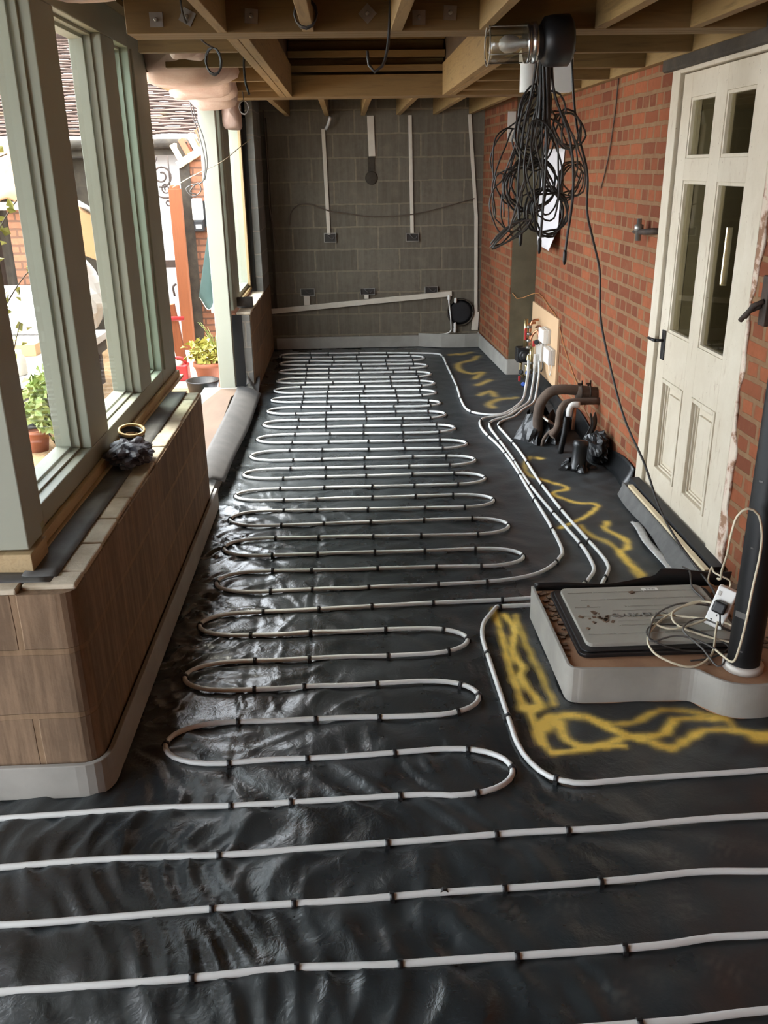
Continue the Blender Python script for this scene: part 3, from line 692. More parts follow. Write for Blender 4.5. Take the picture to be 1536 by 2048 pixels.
# ================================================================== THINGS INSIDE
# ---- underfloor heating pipes: two circuits, clipped down with black saddles
PR = .0095; PZ = .0125
LOOPS = [  # tip at the window side, row ends (back row, front row), tip at the door side with its row ends
 ((-.742, 9.284), (-.429, 9.366), (-.421, 9.133), ((.763, 9.023), (.46, 9.176), (.448, 8.943))),
 ((-.715, 8.886), (-.414, 8.954), (-.406, 8.751), ((.76, 8.639), (.469, 8.772), (.458, 8.574))),
 ((-.695, 8.499), (-.397, 8.57), (-.389, 8.367), ((.762, 8.26), (.485, 8.406), (.471, 8.177))),
 ((-.69, 8.102), (-.39, 8.18), (-.382, 7.967), ((.76, 7.88), (.494, 8.018), (.48, 7.802))),
 ((-.685, 7.729), (-.401, 7.811), (-.392, 7.595), ((.736, 7.518), (.482, 7.648), (.469, 7.443))),
 ((-.684, 7.389), (-.428, 7.451), (-.42, 7.258), ((.737, 7.152), (.494, 7.275), (.481, 7.081))),
 ((-.686, 7.018), (-.363, 7.095), (-.355, 6.882), ((.744, 6.789), (.433, 6.928), (.42, 6.714))),
 ((-.687, 6.619), (-.381, 6.699), (-.372, 6.484), ((.773, 6.387), (.48, 6.52), (.465, 6.312))),
 ((-.697, 6.22), (-.409, 6.3), (-.399, 6.09), ((.81, 5.983), (.535, 6.111), (.518, 5.909))),
 ((-.704, 5.815), (-.434, 5.906), (-.421, 5.68), ((.817, 5.606), (.559, 5.732), (.54, 5.529))),
 ((-.712, 5.428), (-.459, 5.506), (-.446, 5.31), ((.829, 5.234), (.589, 5.364), (.566, 5.149))),
 ((-.718, 5.033), (-.483, 5.115), (-.468, 4.914), ((.82, 4.836), (.597, 4.961), (.573, 4.752))),
 ((-.706, 4.649), (-.489, 4.748), (-.471, 4.52), ((.84, 4.44), (.638, 4.574), (.607, 4.344))),
 ((-.688, 4.243), (-.489, 4.344), (-.469, 4.116), ((.843, 4.028), (.658, 4.152), (.626, 3.939))),
 ((-.671, 3.829), (-.441, 3.929), (-.422, 3.701), None),
 ((-.686, 3.409), (-.479, 3.5), (-.458, 3.293), ((.454, 3.208), (.212, 3.334), (.198, 3.122))),
 ((-.68, 2.989), (-.497, 3.085), (-.473, 2.874), ((.441, 2.787), (.227, 2.92), (.209, 2.69))),
 ((-.673, 2.559), (-.517, 2.671), (-.485, 2.435), ((.491, 2.356), (.31, 2.492), (.282, 2.254))),
]
def bend(p, tip, q, side):
    """U turn from row end p round the tip to row end q; side -1 towards the window, +1 towards the door"""
    L = .215; R = (p[1] - q[1]) / 2; c = Vector((tip[0] - side * L, tip[1])); out = []
    for a in np.linspace(0, pi, 15):
        x = c.x + side * L * math.sin(a) ** .85; y = tip[1] + R * math.cos(a) * (1.0)
        out.append((x, y))
    return out
_j = random.Random(11)
def row(p, q, n=5):
    """slightly wavy straight run between two points"""
    out = []
    for i in range(n + 1):
        t = i / n; w = 0 if i in (0, n) else _j.uniform(-.005, .005)
        out.append((p[0] + (q[0] - p[0]) * t, p[1] + (q[1] - p[1]) * t + w))
    return out
def lift(pts, z=PZ): return [(p[0], p[1], p[2] if len(p) > 2 else z) for p in pts]
def serpentine(i0, i1, start, end):
    pts = list(start)
    for i in range(i0, i1 + 1):
        tip, u, d, rr = LOOPS[i]
        ub = bend(u, tip, d, -1); pts += ub
        if rr is not None:
            t2, ru, rd = rr
            db = bend(ru, t2, rd, 1)
            pts += row(ub[-1], db[0])[1:-1] + db
            if i < i1:
                nb = bend(LOOPS[i + 1][1], LOOPS[i + 1][0], LOOPS[i + 1][2], -1); pts += row(db[-1], nb[0])[1:-1]
    return pts + list(end)
RISE = [(1.40, 7.02, .05), (1.47, 7.25, .11), (1.53, 7.48, .17), (1.555, 7.60, .23), (1.56, 7.64, .30)]
def riser(dy, dx=0): return [(x + dx, y + dy, z) for x, y, z in RISE]
feed_far = [(.30, 9.335), (.555, 9.31), (.868, 9.235), (.954, 9.054), (.953, 8.656), (.946, 7.789), (.923, 7.239), (.935, 6.907), (1.018, 6.775), (1.132, 6.734), (1.237, 6.78, .02)] + riser(0, 0)
feed_one = [(.3, 3.731), (.632, 3.748), (.833, 3.798), (.949, 3.886), (1.024, 4.0), (1.056, 4.091), (1.067, 4.429), (1.06, 4.949), (1.055, 5.426), (1.029, 5.871), (.985, 6.185), (.97, 6.388), (.987, 6.555), (1.04, 6.652), (1.166, 6.70), (1.28, 6.80, .02)] + riser(.03, .012)
feed_two = [(.52, 3.55), (.787, 3.563), (.935, 3.609), (1.058, 3.683), (1.114, 3.761), (1.155, 3.842), (1.169, 3.971), (1.165, 4.179), (1.122, 4.613), (1.085, 5.084), (1.069, 5.695), (1.045, 6.155), (1.037, 6.381), (1.06, 6.52), (1.12, 6.60), (1.22, 6.66, .02), (1.33, 6.82, .03)] + riser(-.03, .05)
feed_three = [(.62, 3.487), (.779, 3.495), (.937, 3.512), (1.096, 3.602), (1.173, 3.729), (1.225, 3.837), (1.237, 3.906), (1.235, 4.027), (1.185, 4.585), (1.156, 5.123), (1.15, 5.743), (1.12, 6.199), (1.105, 6.375), (1.12, 6.48), (1.17, 6.56), (1.27, 6.64, .02), (1.37, 6.80, .035)] + riser(-.06, .085)
run_c = [(.596, 3.445), (.544, 3.348), (.519, 3.223), (.52, 3.023), (.524, 2.807), (.528, 2.63), (.532, 2.49), (.555, 2.388), (.604, 2.308), (.677, 2.274), (.718, 2.270), (.923, 2.284), (1.154, 2.292), (1.40, 2.298), (1.56, 2.25), (1.60, 2.15), (1.56, 2.09)]
l3 = [(1.22, 2.09), (1.01, 2.085), (.728, 2.065), (.446, 2.06), (.188, 2.046), (-.129, 2.032), (-.402, 2.019), (-.731, 2.022), (-1.037, 2.005)]
l2 = [(-.962, 1.797), (-.666, 1.808), (-.391, 1.822), (-.07, 1.83), (.208, 1.844), (.505, 1.852), (.737, 1.863), (.931, 1.878), (1.119, 1.869)]
l1 = [(1.023, 1.657), (.885, 1.657), (.751, 1.641), (.583, 1.633), (.431, 1.629), (.223, 1.624), (.018, 1.619), (-.192, 1.623), (-.375, 1.61), (-.615, 1.599), (-.888, 1.591)]
l0 = [(-.9, 1.385), (-.3, 1.40), (.2, 1.415), (.655, 1.428), (.762, 1.434), (.927, 1.446), (1.3, 1.46)]
l4 = [(.189, 2.247), (-.127, 2.238), (-.392, 2.23), (-.661, 2.234), (-.933, 2.221), (-1.7, 2.19), (-2.6, 2.17)]
far_pts = feed_far[::-1]
far_pts = far_pts[:-2] + [(.30, 9.335), (-.1, 9.36)] + serpentine(0, 13, [], [])
t15 = bend(LOOPS[14][1], LOOPS[14][0], LOOPS[14][2], -1)
far_pts += row(far_pts[-1][:2], t15[0])[1:-1] + t15 + row(t15[-1], feed_one[0][:2])[1:-1] + feed_one
near_a = feed_two[::-1]
t16 = bend(LOOPS[15][1], LOOPS[15][0], LOOPS[15][2], -1)
near_a += row(near_a[-1][:2], t16[0])[1:-1] + serpentine(15, 17, [], []) + l4
near_b = feed_three[::-1] + run_c + l3
turnL = [(-1.30, 1.98), (-1.36, 1.90), (-1.28, 1.81)]
turnR = [(1.36, 1.86), (1.45, 1.77), (1.36, 1.67)]
turnL2 = [(-1.15, 1.57), (-1.22, 1.48), (-1.12, 1.39)]
near_b2 = near_b + turnL + l2 + turnR + l1 + turnL2 + l0
CLIPX = (-.43, -.20, .09, .37, .62)
def clip_mesh():
    mb = MB(); n = 14; r0, r1, w = PR + .0004, PR + .0034, .0065
    prof = [(r0, -w), (r1, -w), (r1, w), (r0, w)]
    V = []; 
    for k in range(n + 1):
        a = -.25 * pi + 1.5 * pi * k / n
        for r, x in prof: V.append((x, r * math.cos(a), PZ + r * math.sin(a)))
    F = [(4 * k + i, 4 * k + (i + 1) % 4, 4 * k + 4 + (i + 1) % 4, 4 * k + 4 + i) for k in range(n) for i in range(4)]
    mb.add(V, F, True)
    for s in (-1, 1): mb.box(-w, w, s * (PR + .0035) - .0015, s * (PR + .0035) + .0015, -.004, PZ)
    mb.box(-w, w, -.003, .003, PZ + r1 - .001, PZ + r1 + .003)
    return mb
def clip_spots(path, step):
    """where a run crosses the clip lines, at bend tips and every so often along the feeds"""
    out = []; acc = 0
    for a, b in zip(path[:-1], path[1:]):
        d = b - a
        if (a.z + b.z) / 2 > .03: continue
        acc += d.length
        if abs(d.y) < abs(d.x) * .6:
            hit = False
            for k, cx in enumerate(CLIPX):
                c2 = cx + .018 * math.sin(7 * a.y + 2 * k)
                if (a.x - c2) * (b.x - c2) < 0: out.append(((a + b) / 2, d)); hit = True; acc = 0
        elif acc > step: out.append(((a + b) / 2, d)); acc = 0
    return out
def heating_pipe(pathlist, label, step, tips):
    mb = MB(); spots = []
    for p in pathlist:
        sp = smoothpath(lift(p), .035); mb.tube(sp, PR, 8); spots += clip_spots(sp, step)
    o = obj('heating_pipe', mb, 'pex', label=label, cat='pipe', group=None, fix=False)
    for x, y in tips: spots.append((Vector((x, y, PZ)), Vector((0, 1, 0))))
    spots.sort(key=lambda s: s[0].y)
    me = None
    rest = MB()
    base = clip_mesh()
    for i, (p, d) in enumerate(spots):
        a = math.atan2(d.y, d.x)
        if i < 99:
            if me is None:
                c = obj('pipe_clip', base, 'clip', o, fix=True); me = c.data
                # the shared clip mesh is centred on its own spot
                me.transform(Matrix.Translation(o.location)); 
            else:
                c = bpy.data.objects.new('pipe_clip', me); COL.objects.link(c); c.parent = o
            c.location = Vector((p.x, p.y, 0)) - o.location; c.rotation_euler = (0, 0, a)
        else:
            R = Matrix.Rotation(a, 3, 'Z'); off = len(rest.v)
            rest.add([R @ Vector(v) + Vector((p.x, p.y, 0)) for v in base.v], base.f, True)
    if rest.v: tag(obj('pipe_clips', rest, 'clip', o), kind='stuff')
    return o
heating_pipe([far_pts], 'long white heating pipe snaking in tight loops before the far block wall', .42,
             [l[0] for l in LOOPS[:15]] + [l[3][0] for l in LOOPS[:14]])
heating_pipe([near_a], 'white heating pipe making three wide loops beside the dusty low wall', .45, [l[0] for l in LOOPS[15:]] + [l[3][0] for l in LOOPS[15:]])
heating_pipe([near_b2], 'white heating pipe curving round the yellow sprayed manhole and crossing the nearest floor', .42, [(.213, 1.844)])

# ---- perimeter foam and membranes
def rounded(pts, r=.06, n=6):
    out = [pts[0]]
    for a, b, c in zip(pts[:-2], pts[1:-1], pts[2:]):
        A, Bv, C = Vector(a), Vector(b), Vector(c); u = (A - Bv).normalized(); w = (C - Bv).normalized()
        p, q = Bv + u * r, Bv + w * r
        for i in range(n + 1):
            t = i / n; out.append(tuple((1 - t) ** 2 * p + 2 * t * (1 - t) * Bv + t * t * q))
    return out + [pts[-1]]
obj('foam_edging', MB().strip(rounded([(-3.6, 2.305), (-.795, 2.305), (-.795, 4.86)], .10), .004, .125, -.018), 'foam', label='grey foam edging strip round the foot of the near low wall', cat='foam strip', bev=.003)
obj('foam_edging', B(-.80, .755, 9.685, 9.718, .004, .125), 'foam', label='long grey foam edging strip along the foot of the far block wall', cat='foam strip', bev=.003)
obj('foam_edging', MB().strip([(.757, 9.70), (1.0, 9.60), (1.25, 9.58), (1.405, 9.60)], .004, .15, .014), 'foam', label='shorter grey foam strip by the far corner leaning off the block wall', cat='foam strip', bev=.003)
obj('foam_edging', MB().strip(rounded([(1.40, 9.66), (1.462, 8.18), (1.70, 8.17)], .02), .004, .15, -.014), 'foam', label='grey foam strip round the foot of the brick return and its rendered step', cat='foam strip', bev=.003)
def upstand(y0, y1, x, z, seed, lab, n=40, lean=.05):
    r = random.Random(seed); ph = r.uniform(0, 6)
    fn = lambda u, v: (x - lean * (1 - v) ** 2 - .008 * math.sin(14 * u * (y1 - y0) + ph) * (1 - v), y0 + (y1 - y0) * u, .003 + v * (z + .025 * math.sin(5 * u * (y1 - y0) + ph) + .012 * math.sin(17 * u + ph)))
    return obj('membrane_upstand', MB().sheet(fn, n, 5, .003), 'membrane', label=lab, cat='membrane')
upstand(4.99, 8.10, 1.700, .10, 1, 'black membrane turned up along the foot of the brick wall beyond the door')
obj('door_membrane', MB().sheet(lambda u, v: (1.598 - (.025 + .045 * (1 - u)) * v - .012 * v * math.sin(9 * u), 3.60 + u * 1.27, .073 * (1 - v) ** 1.2 + .014), 30, 6, .003), 'felt', label='grey felt sheet lapping down from the door step onto the floor', cat='membrane')
obj('silver_tape', MB().sheet(lambda u, v: (1.478 + .045 * v + (.025 + .006 * math.sin(9 * u)) * (1 - u) + u * .018 + .006 * math.sin(7 * u + 2), 4.42 - u * .70 + .012 * math.sin(6 * v) * (u < .05), .018 + .002 * math.sin(15 * u)), 20, 3, .002), 'alutape', label='strip of silver tape stuck on the floor in front of the door step', cat='tape')

# ---- garden opening boards
obj('walk_board', MB().prism([(-1.19, 5.0), (-.915, 5.0), (-.985, 7.10), (-.92, 7.40), (-1.11, 7.40), (-1.19, 6.95)], .088, .118), 'plank', label='dusty flat board bridging the garden opening', cat='board', bev=.004)
obj('walk_board', MB().obox((-1.03, 5.35, .125), (.30, .05, .012), .5), 'pale', label='short pale offcut lying on the board in the garden opening', cat='offcut')
obj('felt_flap', MB().sheet(lambda u, v: (-.955 + .165 * u - .03 * v * (1 - u) + .02 * math.sin(2.5 * v) , 5.12 + 2.35 * v + (.10 * (1 - v) * (1 - abs(2 * u - 1.1))) * -1 * (v < .05), .135 + .018 * math.sin(3 * v + 1) - .075 * u ** 2.2 + .01 * math.sin(9 * v) * u), 8, 40, .004), 'feltpale', label='long grey felt flap folded along the edge of the garden opening', cat='felt')
obj('felt_flap', MB().sheet(lambda u, v: (-.90 + .10 * u, 7.47 + .24 * v, .13 + .03 * math.sin(5 * u + 3 * v) - .05 * u + .04 * v), 6, 8, .003), 'feltpale', label='small crumpled felt end against the far low wall', cat='felt')

# ---- manhole on its plinth
th = [pi + .25 + (pi - .5) * k / 10 for k in range(11)]
front = [(.765, 2.74)] + [(1.18, 2.725)] + [(1.395 + .155 * math.cos(a), 2.735 + .145 * math.sin(a)) for a in th] + [(1.62, 2.72)]
outline = rounded([(.765, 3.40), (.772, 2.73), (1.16, 2.725)], .05, 10)
bulge = [(p.x, p.y) for p in smoothpath([(1.175, 2.724, 0), (1.215, 2.712, 0), (1.25, 2.67, 0), (1.29, 2.625, 0), (1.34, 2.602, 0), (1.40, 2.595, 0), (1.46, 2.603, 0), (1.53, 2.625, 0), (1.63, 2.65, 0), (1.70, 2.655, 0)], .012)]
obj('manhole_plinth', MB().prism([(x + .004, y + .004) for x, y in outline] + [(x, y + .006) for x, y in bulge] + [(1.70, 2.66), (1.70, 3.40)], -.01, .128), 'plinth', label='raised mortar plinth carrying the manhole cover', cat='plinth', bev=.01)
obj('foam_edging', MB().strip([(x - .012 * (i < 8), y - .0) for i, (x, y) in enumerate(outline)] + bulge, .002, [.155] + [.148] * (len(outline) - 2) + [.14] * (1 + len(bulge)), -.012), 'foam', label='pale grey foam strip wrapped round the manhole plinth', cat='foam strip', bev=.004)
obj('membrane_upstand', MB().sheet(lambda u, v: (.77 + .86 * u, 3.415 + .03 * (1 - v) - .02 * v * math.sin(7 * u), .004 + v * (.155 + (.035 if u > .62 else 0) * min(1, (u - .62) * 40) + .008 * math.sin(12 * u))), 40, 4, .004), 'membrane', label='black membrane turned up along the back of the manhole plinth', cat='membrane')
mh = thing('manhole_cover', (1.14, 3.09, .129), 'grey plastic manhole cover with raised maker lettering and brick pattern, in a black frame', 'manhole cover')
def rrect(x0, x1, y0, y1, r, n=5):
    P = []
    for cx, cy, a in ((x1 - r, y0 + r, -pi / 2), (x1 - r, y1 - r, 0), (x0 + r, y1 - r, pi / 2), (x0 + r, y0 + r, pi)):
        P += [(cx + r * math.cos(a + pi / 2 * k / n), cy + r * math.sin(a + pi / 2 * k / n)) for k in range(n + 1)]
    return P
fm = MB().prism(rrect(.825, 1.50, 2.835, 3.375, .035), .1285, .143).prism(rrect(.838, 1.487, 2.85, 3.362, .03), .143, .150)
obj('frame', fm, 'black', mh, bev=.003)
obj('lid', MB().prism(rrect(.862, 1.465, 2.875, 3.345, .03), .150, .166), 'lid', mh, bev=.003)
rib = MB(); rr_ = random.Random(2)
for k, y in enumerate((2.945, 3.01, 3.165, 3.23, 3.295)):
    x = .885 + (.04 if k % 2 else 0)
    while x < 1.43:
        L = min(.095, 1.44 - x); 
        if not (y > 3.0 and y < 3.2 and .92 < x < 1.02): rib.box(x, x + L, y - .0018, y + .0018, .1655, .1690)
        rib.obox((x + L + .006, y + .002, .167), (.006, .008, .003)); x += L + .014
for x0_, x1_, y_ in ((1.03, 1.26, 3.13), (1.03, 1.25, 3.045), (.885, .95, 3.09), (1.0, 1.05, 3.09)): rib.box(x0_, x1_, y_ - .0015, y_ + .0015, .1655, .1685)
obj('raised_pattern', rib, 'lid', mh)
def lettering(txt, size, loc, m, parent, name, rotx=0, rotz=0, ext=.0012):
    cu = bpy.data.curves.new('t', 'FONT'); cu.body = txt; cu.size = size; cu.extrude = ext; cu.align_x = 'CENTER'; cu.align_y = 'CENTER'; cu.resolution_u = 3
    t = bpy.data.objects.new('t', cu); COL.objects.link(t)
    dg = bpy.context.evaluated_depsgraph_get(); me = bpy.data.meshes.new_from_object(t.evaluated_get(dg))
    bpy.data.objects.remove(t)
    me.transform(Matrix.Translation(Vector(loc) - world_loc(parent)) @ Matrix.Rotation(rotz, 4, 'Z') @ Matrix.Rotation(rotx, 4, 'X'))
    o = bpy.data.objects.new(name, me); COL.objects.link(o); o.parent = parent; me.materials.clear(); me.materials.append(M[m]); return o
lettering('CLARK-DRAIN', .036, (1.13, 3.087, .167), 'lidtext', mh, 'raised_lettering', ext=.003)
obj('sticker', B(1.205, 1.275, 3.30, 3.325, .1655, .1668), 'white', mh)
bc = MB(); 
for k in range(9): bc.box(1.225 + k * .0045, 1.2265 + k * .0045 + (.001 if k % 3 == 0 else 0), 3.306, 3.319, .1668, .1672)
obj('sticker_print', bc, 'cablegrey', mh)
mudm = MB(); r = random.Random(4)
for k in range(26):
    a, d = r.uniform(0, 6.28), abs(r.gauss(0, .035)); s = r.uniform(.004, .014)
    mudm.obox((.965 + d * math.cos(a) * 1.1, 3.07 + d * math.sin(a) * 1.3, .167), (s, s * r.uniform(.6, 2.2), .004), r.uniform(0, 3))
mudm.obox((1.155, 3.285, .167), (.022, .018, .005), .4)
obj('mud_patch', mudm, 'mud', label='patch of dried mud on the manhole cover', cat='mud', kind='stuff')
rub = MB()
for k in range(90):
    e = r.random(); s = r.uniform(.006, .022)
    x, y = (r.uniform(.785, .82), r.uniform(2.82, 3.38)) if e < .35 else ((r.uniform(1.25, 1.5), r.uniform(2.76, 2.83)) if e < .6 else (r.uniform(1.5, 1.6), r.uniform(2.85, 3.35)))
    rub.obox((x, y, .13), (s, s, s * .5), r.uniform(0, 3))
obj('rubble', rub, 'mud', label='crumbs of mortar scattered round the manhole frame', cat='rubble', kind='stuff')

# ---- soil pipe
sp_ = thing('soil_pipe', (1.40, 2.735, .13), 'black soil pipe rising to the ceiling beside the manhole', 'pipe')
obj('pipe', MB().lathe([(.057, .132), (.057, 2.56), (.050, 2.56), (.050, .132)], (1.40, 2.735, 0), 32, cap=False), 'soil', sp_)
obj('collar', MB().lathe([(.057, .129), (.071, .129), (.071, .150), (.066, .155), (.057, .155)], (1.40, 2.735, 0), 32, cap=False), 'greyplastic', sp_)
scuff = MB(); 
for z, a, s in ((.36, 3.75, .05), (.22, 4.0, .012), (.86, 3.7, .015), (.62, 3.75, .01)):
    scuff.obox((1.40 + .0572 * math.cos(a), 2.735 + .0572 * math.sin(a), z), (.002, s, s * .45), a)
obj('paint_scuff', scuff, 'cablegrey', sp_)

# ---- extension socket, plug and flexes on the manhole
es = thing('extension_socket', (1.40, 2.98, .165), 'white two gang extension socket block standing on end beside the soil pipe', 'extension socket')
R_ = Matrix.Rotation(-.62, 3, 'Z') @ Matrix.Rotation(-.20, 3, 'X') @ Matrix.Rotation(.22, 3, 'Y')
ec = Vector((1.402, 2.975, .250))
def E_(x, y, z): return ec + R_ @ Vector((x, y, z))
body = MB().obox(ec, (.072, .036, .165), R_)
obj('body', body, 'white', es, bev=.006, seg=3)
hol = MB()
for zz in (-.048,):
    hol.obox(E_(0, -.0182, zz + .016), (.004, .002, .010), R_); 
    for xx in (-.013, .013): hol.obox(E_(xx, -.0182, zz - .006), (.008, .002, .004), R_)
obj('socket_holes', hol, 'black', es)
obj('switch', MB().obox(E_(-.022, -.019, .055), (.012, .004, .018), R_), 'greyplastic', es, bev=.001)
obj('flex', MB().tube(smoothpath([E_(0, 0, .083), E_(-.01, 0, .11), (1.385, 3.03, .37), (1.40, 3.10, .36), (1.45, 3.22, .24), (1.54, 3.34, .15)], .01), .0035, 8), 'cream', es)
pg = thing('plug', E_(0, -.03, .005), 'black mains plug pushed into the white extension socket', 'plug')
obj('plug_body', MB().obox(E_(0, -.036, .008), (.050, .034, .048), R_), 'black', pg, bev=.009, seg=3)
obj('plug_flex', MB().tube(smoothpath([E_(.01, -.036, -.015), E_(.04, -.045, -.06), (1.47, 2.90, .17), (1.44, 2.845, .150), (1.36, 2.825, .145), (1.20, 2.82, .158), (1.10, 2.88, .178), (1.14, 2.98, .175), (1.26, 2.96, .178), (1.38, 2.83, .165), (1.30, 2.78, .145), (1.22, 2.77, .142)], .012), .0035, 8), 'cable', pg)
cz = .176
coil = smoothpath([(1.56, 3.30, .15), (1.50, 3.15, .17), (1.395, 3.12, .20), (1.26, 3.07, .19), (1.235, 2.98, .18), (1.30, 2.90, cz), (1.40, 2.84, .17), (1.475, 2.83, .16), (1.42, 2.93, .20), (1.30, 3.02, cz + .01), (1.19, 3.06, cz), (1.155, 3.0, cz), (1.22, 2.95, cz), (1.36, 2.98, .20), (1.44, 3.05, .21), (1.36, 3.12, .20), (1.20, 3.03, cz), (1.10, 2.90, cz), (1.09, 2.80, .165), (1.15, 2.74, .15), (1.22, 2.73, .142), (1.30, 2.78, .16), (1.36, 2.90, .19), (1.42, 3.02, .21), (1.44, 3.08, .24)], .012)
obj('flex_coil', MB().tube(coil, .0044, 8), 'cream', label='tangled coil of cream flex lying on the manhole cover', cat='cable')
coil = smoothpath([(1.43, 3.14, .17), (1.30, 3.11, .20), (1.19, 3.06, .185), (1.12, 2.94, .18), (1.10, 2.86, .178), (1.20, 2.88, .185), (1.28, 2.84, .18), (1.34, 2.76, .16), (1.30, 2.72, .146), (1.27, 2.80, .175), (1.24, 2.92, .19), (1.33, 2.98, .2), (1.42, 2.92, .18), (1.49, 2.88, .16)], .012)
obj('flex_coil', MB().tube(coil, .0038, 8), 'cablegrey', label='dark grey flex tangled among the cream coil on the manhole', cat='cable')
loop = smoothpath([(1.32, 2.82, .165), (1.32, 2.735, .18), (1.325, 2.66, .20), (1.33, 2.64, .27), (1.335, 2.63, .38), (1.345, 2.64, .50), (1.355, 2.645, .62), (1.352, 2.65, .70), (1.33, 2.65, .765), (1.295, 2.655, .785), (1.265, 2.66, .755), (1.255, 2.665, .68), (1.268, 2.70, .60), (1.30, 2.79, .50), (1.36, 2.92, .40), (1.385, 3.0, .36), (1.40, 3.02, .345)], .015)
obj('flex_loop', MB().tube(loop, .0042, 8), 'cream', label='loop of cream flex hooked up against the black soil pipe', cat='cable')
longc = [(.985, 4.10, 2.47), (.971, 4.15, 2.414), (.978, 4.15, 2.251), (1.014, 4.15, 2.009), (1.074, 4.15, 1.82), (1.085, 4.15, 1.654), (1.118, 4.15, 1.539), (1.162, 4.15, 1.394), (1.174, 4.15, 1.258), (1.19, 4.15, 1.141), (1.237, 4.097, .937), (1.282, 3.964, .727), (1.357, 3.845, .541), (1.40, 3.739, .381), (1.445, 3.62, .273), (1.50, 3.47, .185), (1.50, 3.28, .17), (1.45, 3.06, .172)]
obj('hanging_cable', MB().tube(smoothpath(longc, .03), .0055, 8), 'cable', label='long single dark cable hanging from the ceiling down to the extension socket', cat='cable')
obj('hanging_cable', MB().tube(smoothpath([(1.50, 3.62, .12), (1.45, 3.42, .19), (1.42, 3.30, .172), (1.43, 3.20, .17), (1.42, 3.06, .171)], .02), .0042, 8), 'cable', label='short dark cable coming over the back of the plinth to the socket', cat='cable')
obj('door_scraps', MB().obox((1.64, 3.42, .06), (.05, .12, .12), .3).obox((1.60, 3.30, .15), (.06, .03, .04), .8), 'mud', label='crumbled brick at the foot of the door frame', cat='rubble', kind='stuff')

# ---- crumpled bag and tape roll on the low wall
def crumple(mb, c, size, seed, n=30, amp=.35):
    r = random.Random(seed); K = [(Vector((r.gauss(0, 1), r.gauss(0, 1), r.gauss(0, 1))).normalized(), r.uniform(2, 9), r.uniform(0, 6)) for _ in range(14)]
    V = []; m = n // 2
    for i in range(m + 1):
        th_ = pi * i / m
        for k in range(n):
            ph = 2 * pi * k / n; d = Vector((math.sin(th_) * math.cos(ph), math.sin(th_) * math.sin(ph), math.cos(th_)))
            s = 1 + amp * sum(abs(math.sin(q * d.dot(a) + p)) - .6 for a, q, p in K) / 5
            V.append((c[0] + d.x * size[0] * s, c[1] + d.y * size[1] * s, max(c[2] + d.z * size[2] * s, c[2] - size[2] * .95)))
    F = [(i * n + k, i * n + (k + 1) % n, (i + 1) * n + (k + 1) % n, (i + 1) * n + k) for i in range(m) for k in range(n)]
    return mb.add(V, F, False)
obj('crumpled_bag', crumple(MB(), (-.918, 3.50, .775), (.080, .125, .047), 3, 40, .55), 'ply', label='crumpled dark blue plastic bag on top of the low wall', cat='bag')
tr_ = thing('tape_roll', (-.925, 3.60, .822), 'yellow rimmed roll of tape lying on the crumpled bag', 'tape roll')
obj('rim', MB().lathe([(.047, .0), (.056, .0), (.056, .012), (.047, .012), (.047, .0)], (-.925, 3.60, .833), 28, (.10, -.18, .97), cap=False), 'tapering', tr_)
obj('core', MB().lathe([(.040, -.02), (.053, -.02), (.053, .0), (.046, .004), (.040, .004), (.040, -.02)], (-.925, 3.60, .833), 28, (.10, -.18, .97), cap=False), 'black', tr_)
obj('tube_roll', MB().lathe([(.035, 0), (.045, 0), (.045, .14), (.035, .14), (.035, 0)], (-.975, 7.86, .772), 20, (1, .12, 0), cap=False), 'felt', label='short dark roll of felt lying on the far window sill', cat='roll')

# ---- back wall services
trk = thing('trunking', (.1, 9.70, .43), 'long sloping white cable trunking low on the block wall with two stub branches', 'trunking')
sl = Matrix.Rotation(-math.atan2(.15, 1.95), 3, 'Y')
obj('channel', MB().obox((.14, 9.705, .492), (1.96, .026, .055), sl), 'pvc', trk, bev=.003)
obj('branch', B(-.485, -.42, 9.69, 9.718, .475, .575), 'pvc', trk, bev=.003); obj('branch', B(.17, .215, 9.69, 9.718, .53, .575), 'pvc', trk, bev=.003)
def conduit(pts, w, lab, d=.016):
    mb = MB()
    for (x0, z0), (x1, z1) in zip(pts[:-1], pts[1:]):
        L = math.hypot(x1 - x0, z1 - z0); a = math.atan2(x1 - x0, z1 - z0)
        mb.obox(((x0 + x1) / 2, 9.711, (z0 + z1) / 2), (w, d, L + .004), Matrix.Rotation(a, 3, 'Y'))
    return obj('conduit', mb, 'pvc', label=lab, cat='conduit', bev=.003)
conduit([(-.21, 2.22), (-.19, 1.20)], .038, 'thin white conduit dropping to the box nearest the window')
conduit([(.27, 2.335), (.28, 1.96)], .068, 'short wide trunking stub at the top of the block wall')
conduit([(.67, 2.335), (.69, 1.20)], .036, 'thin white conduit dropping to the box in the middle of the block wall')
conduit([(1.275, 2.335), (1.365, 1.35), (1.385, .36)], .036, 'long white conduit running down the corner by the brick')
conduit([(1.385, .36), (1.375, .17)], .072, 'wider white trunking piece at the foot of the corner conduit')
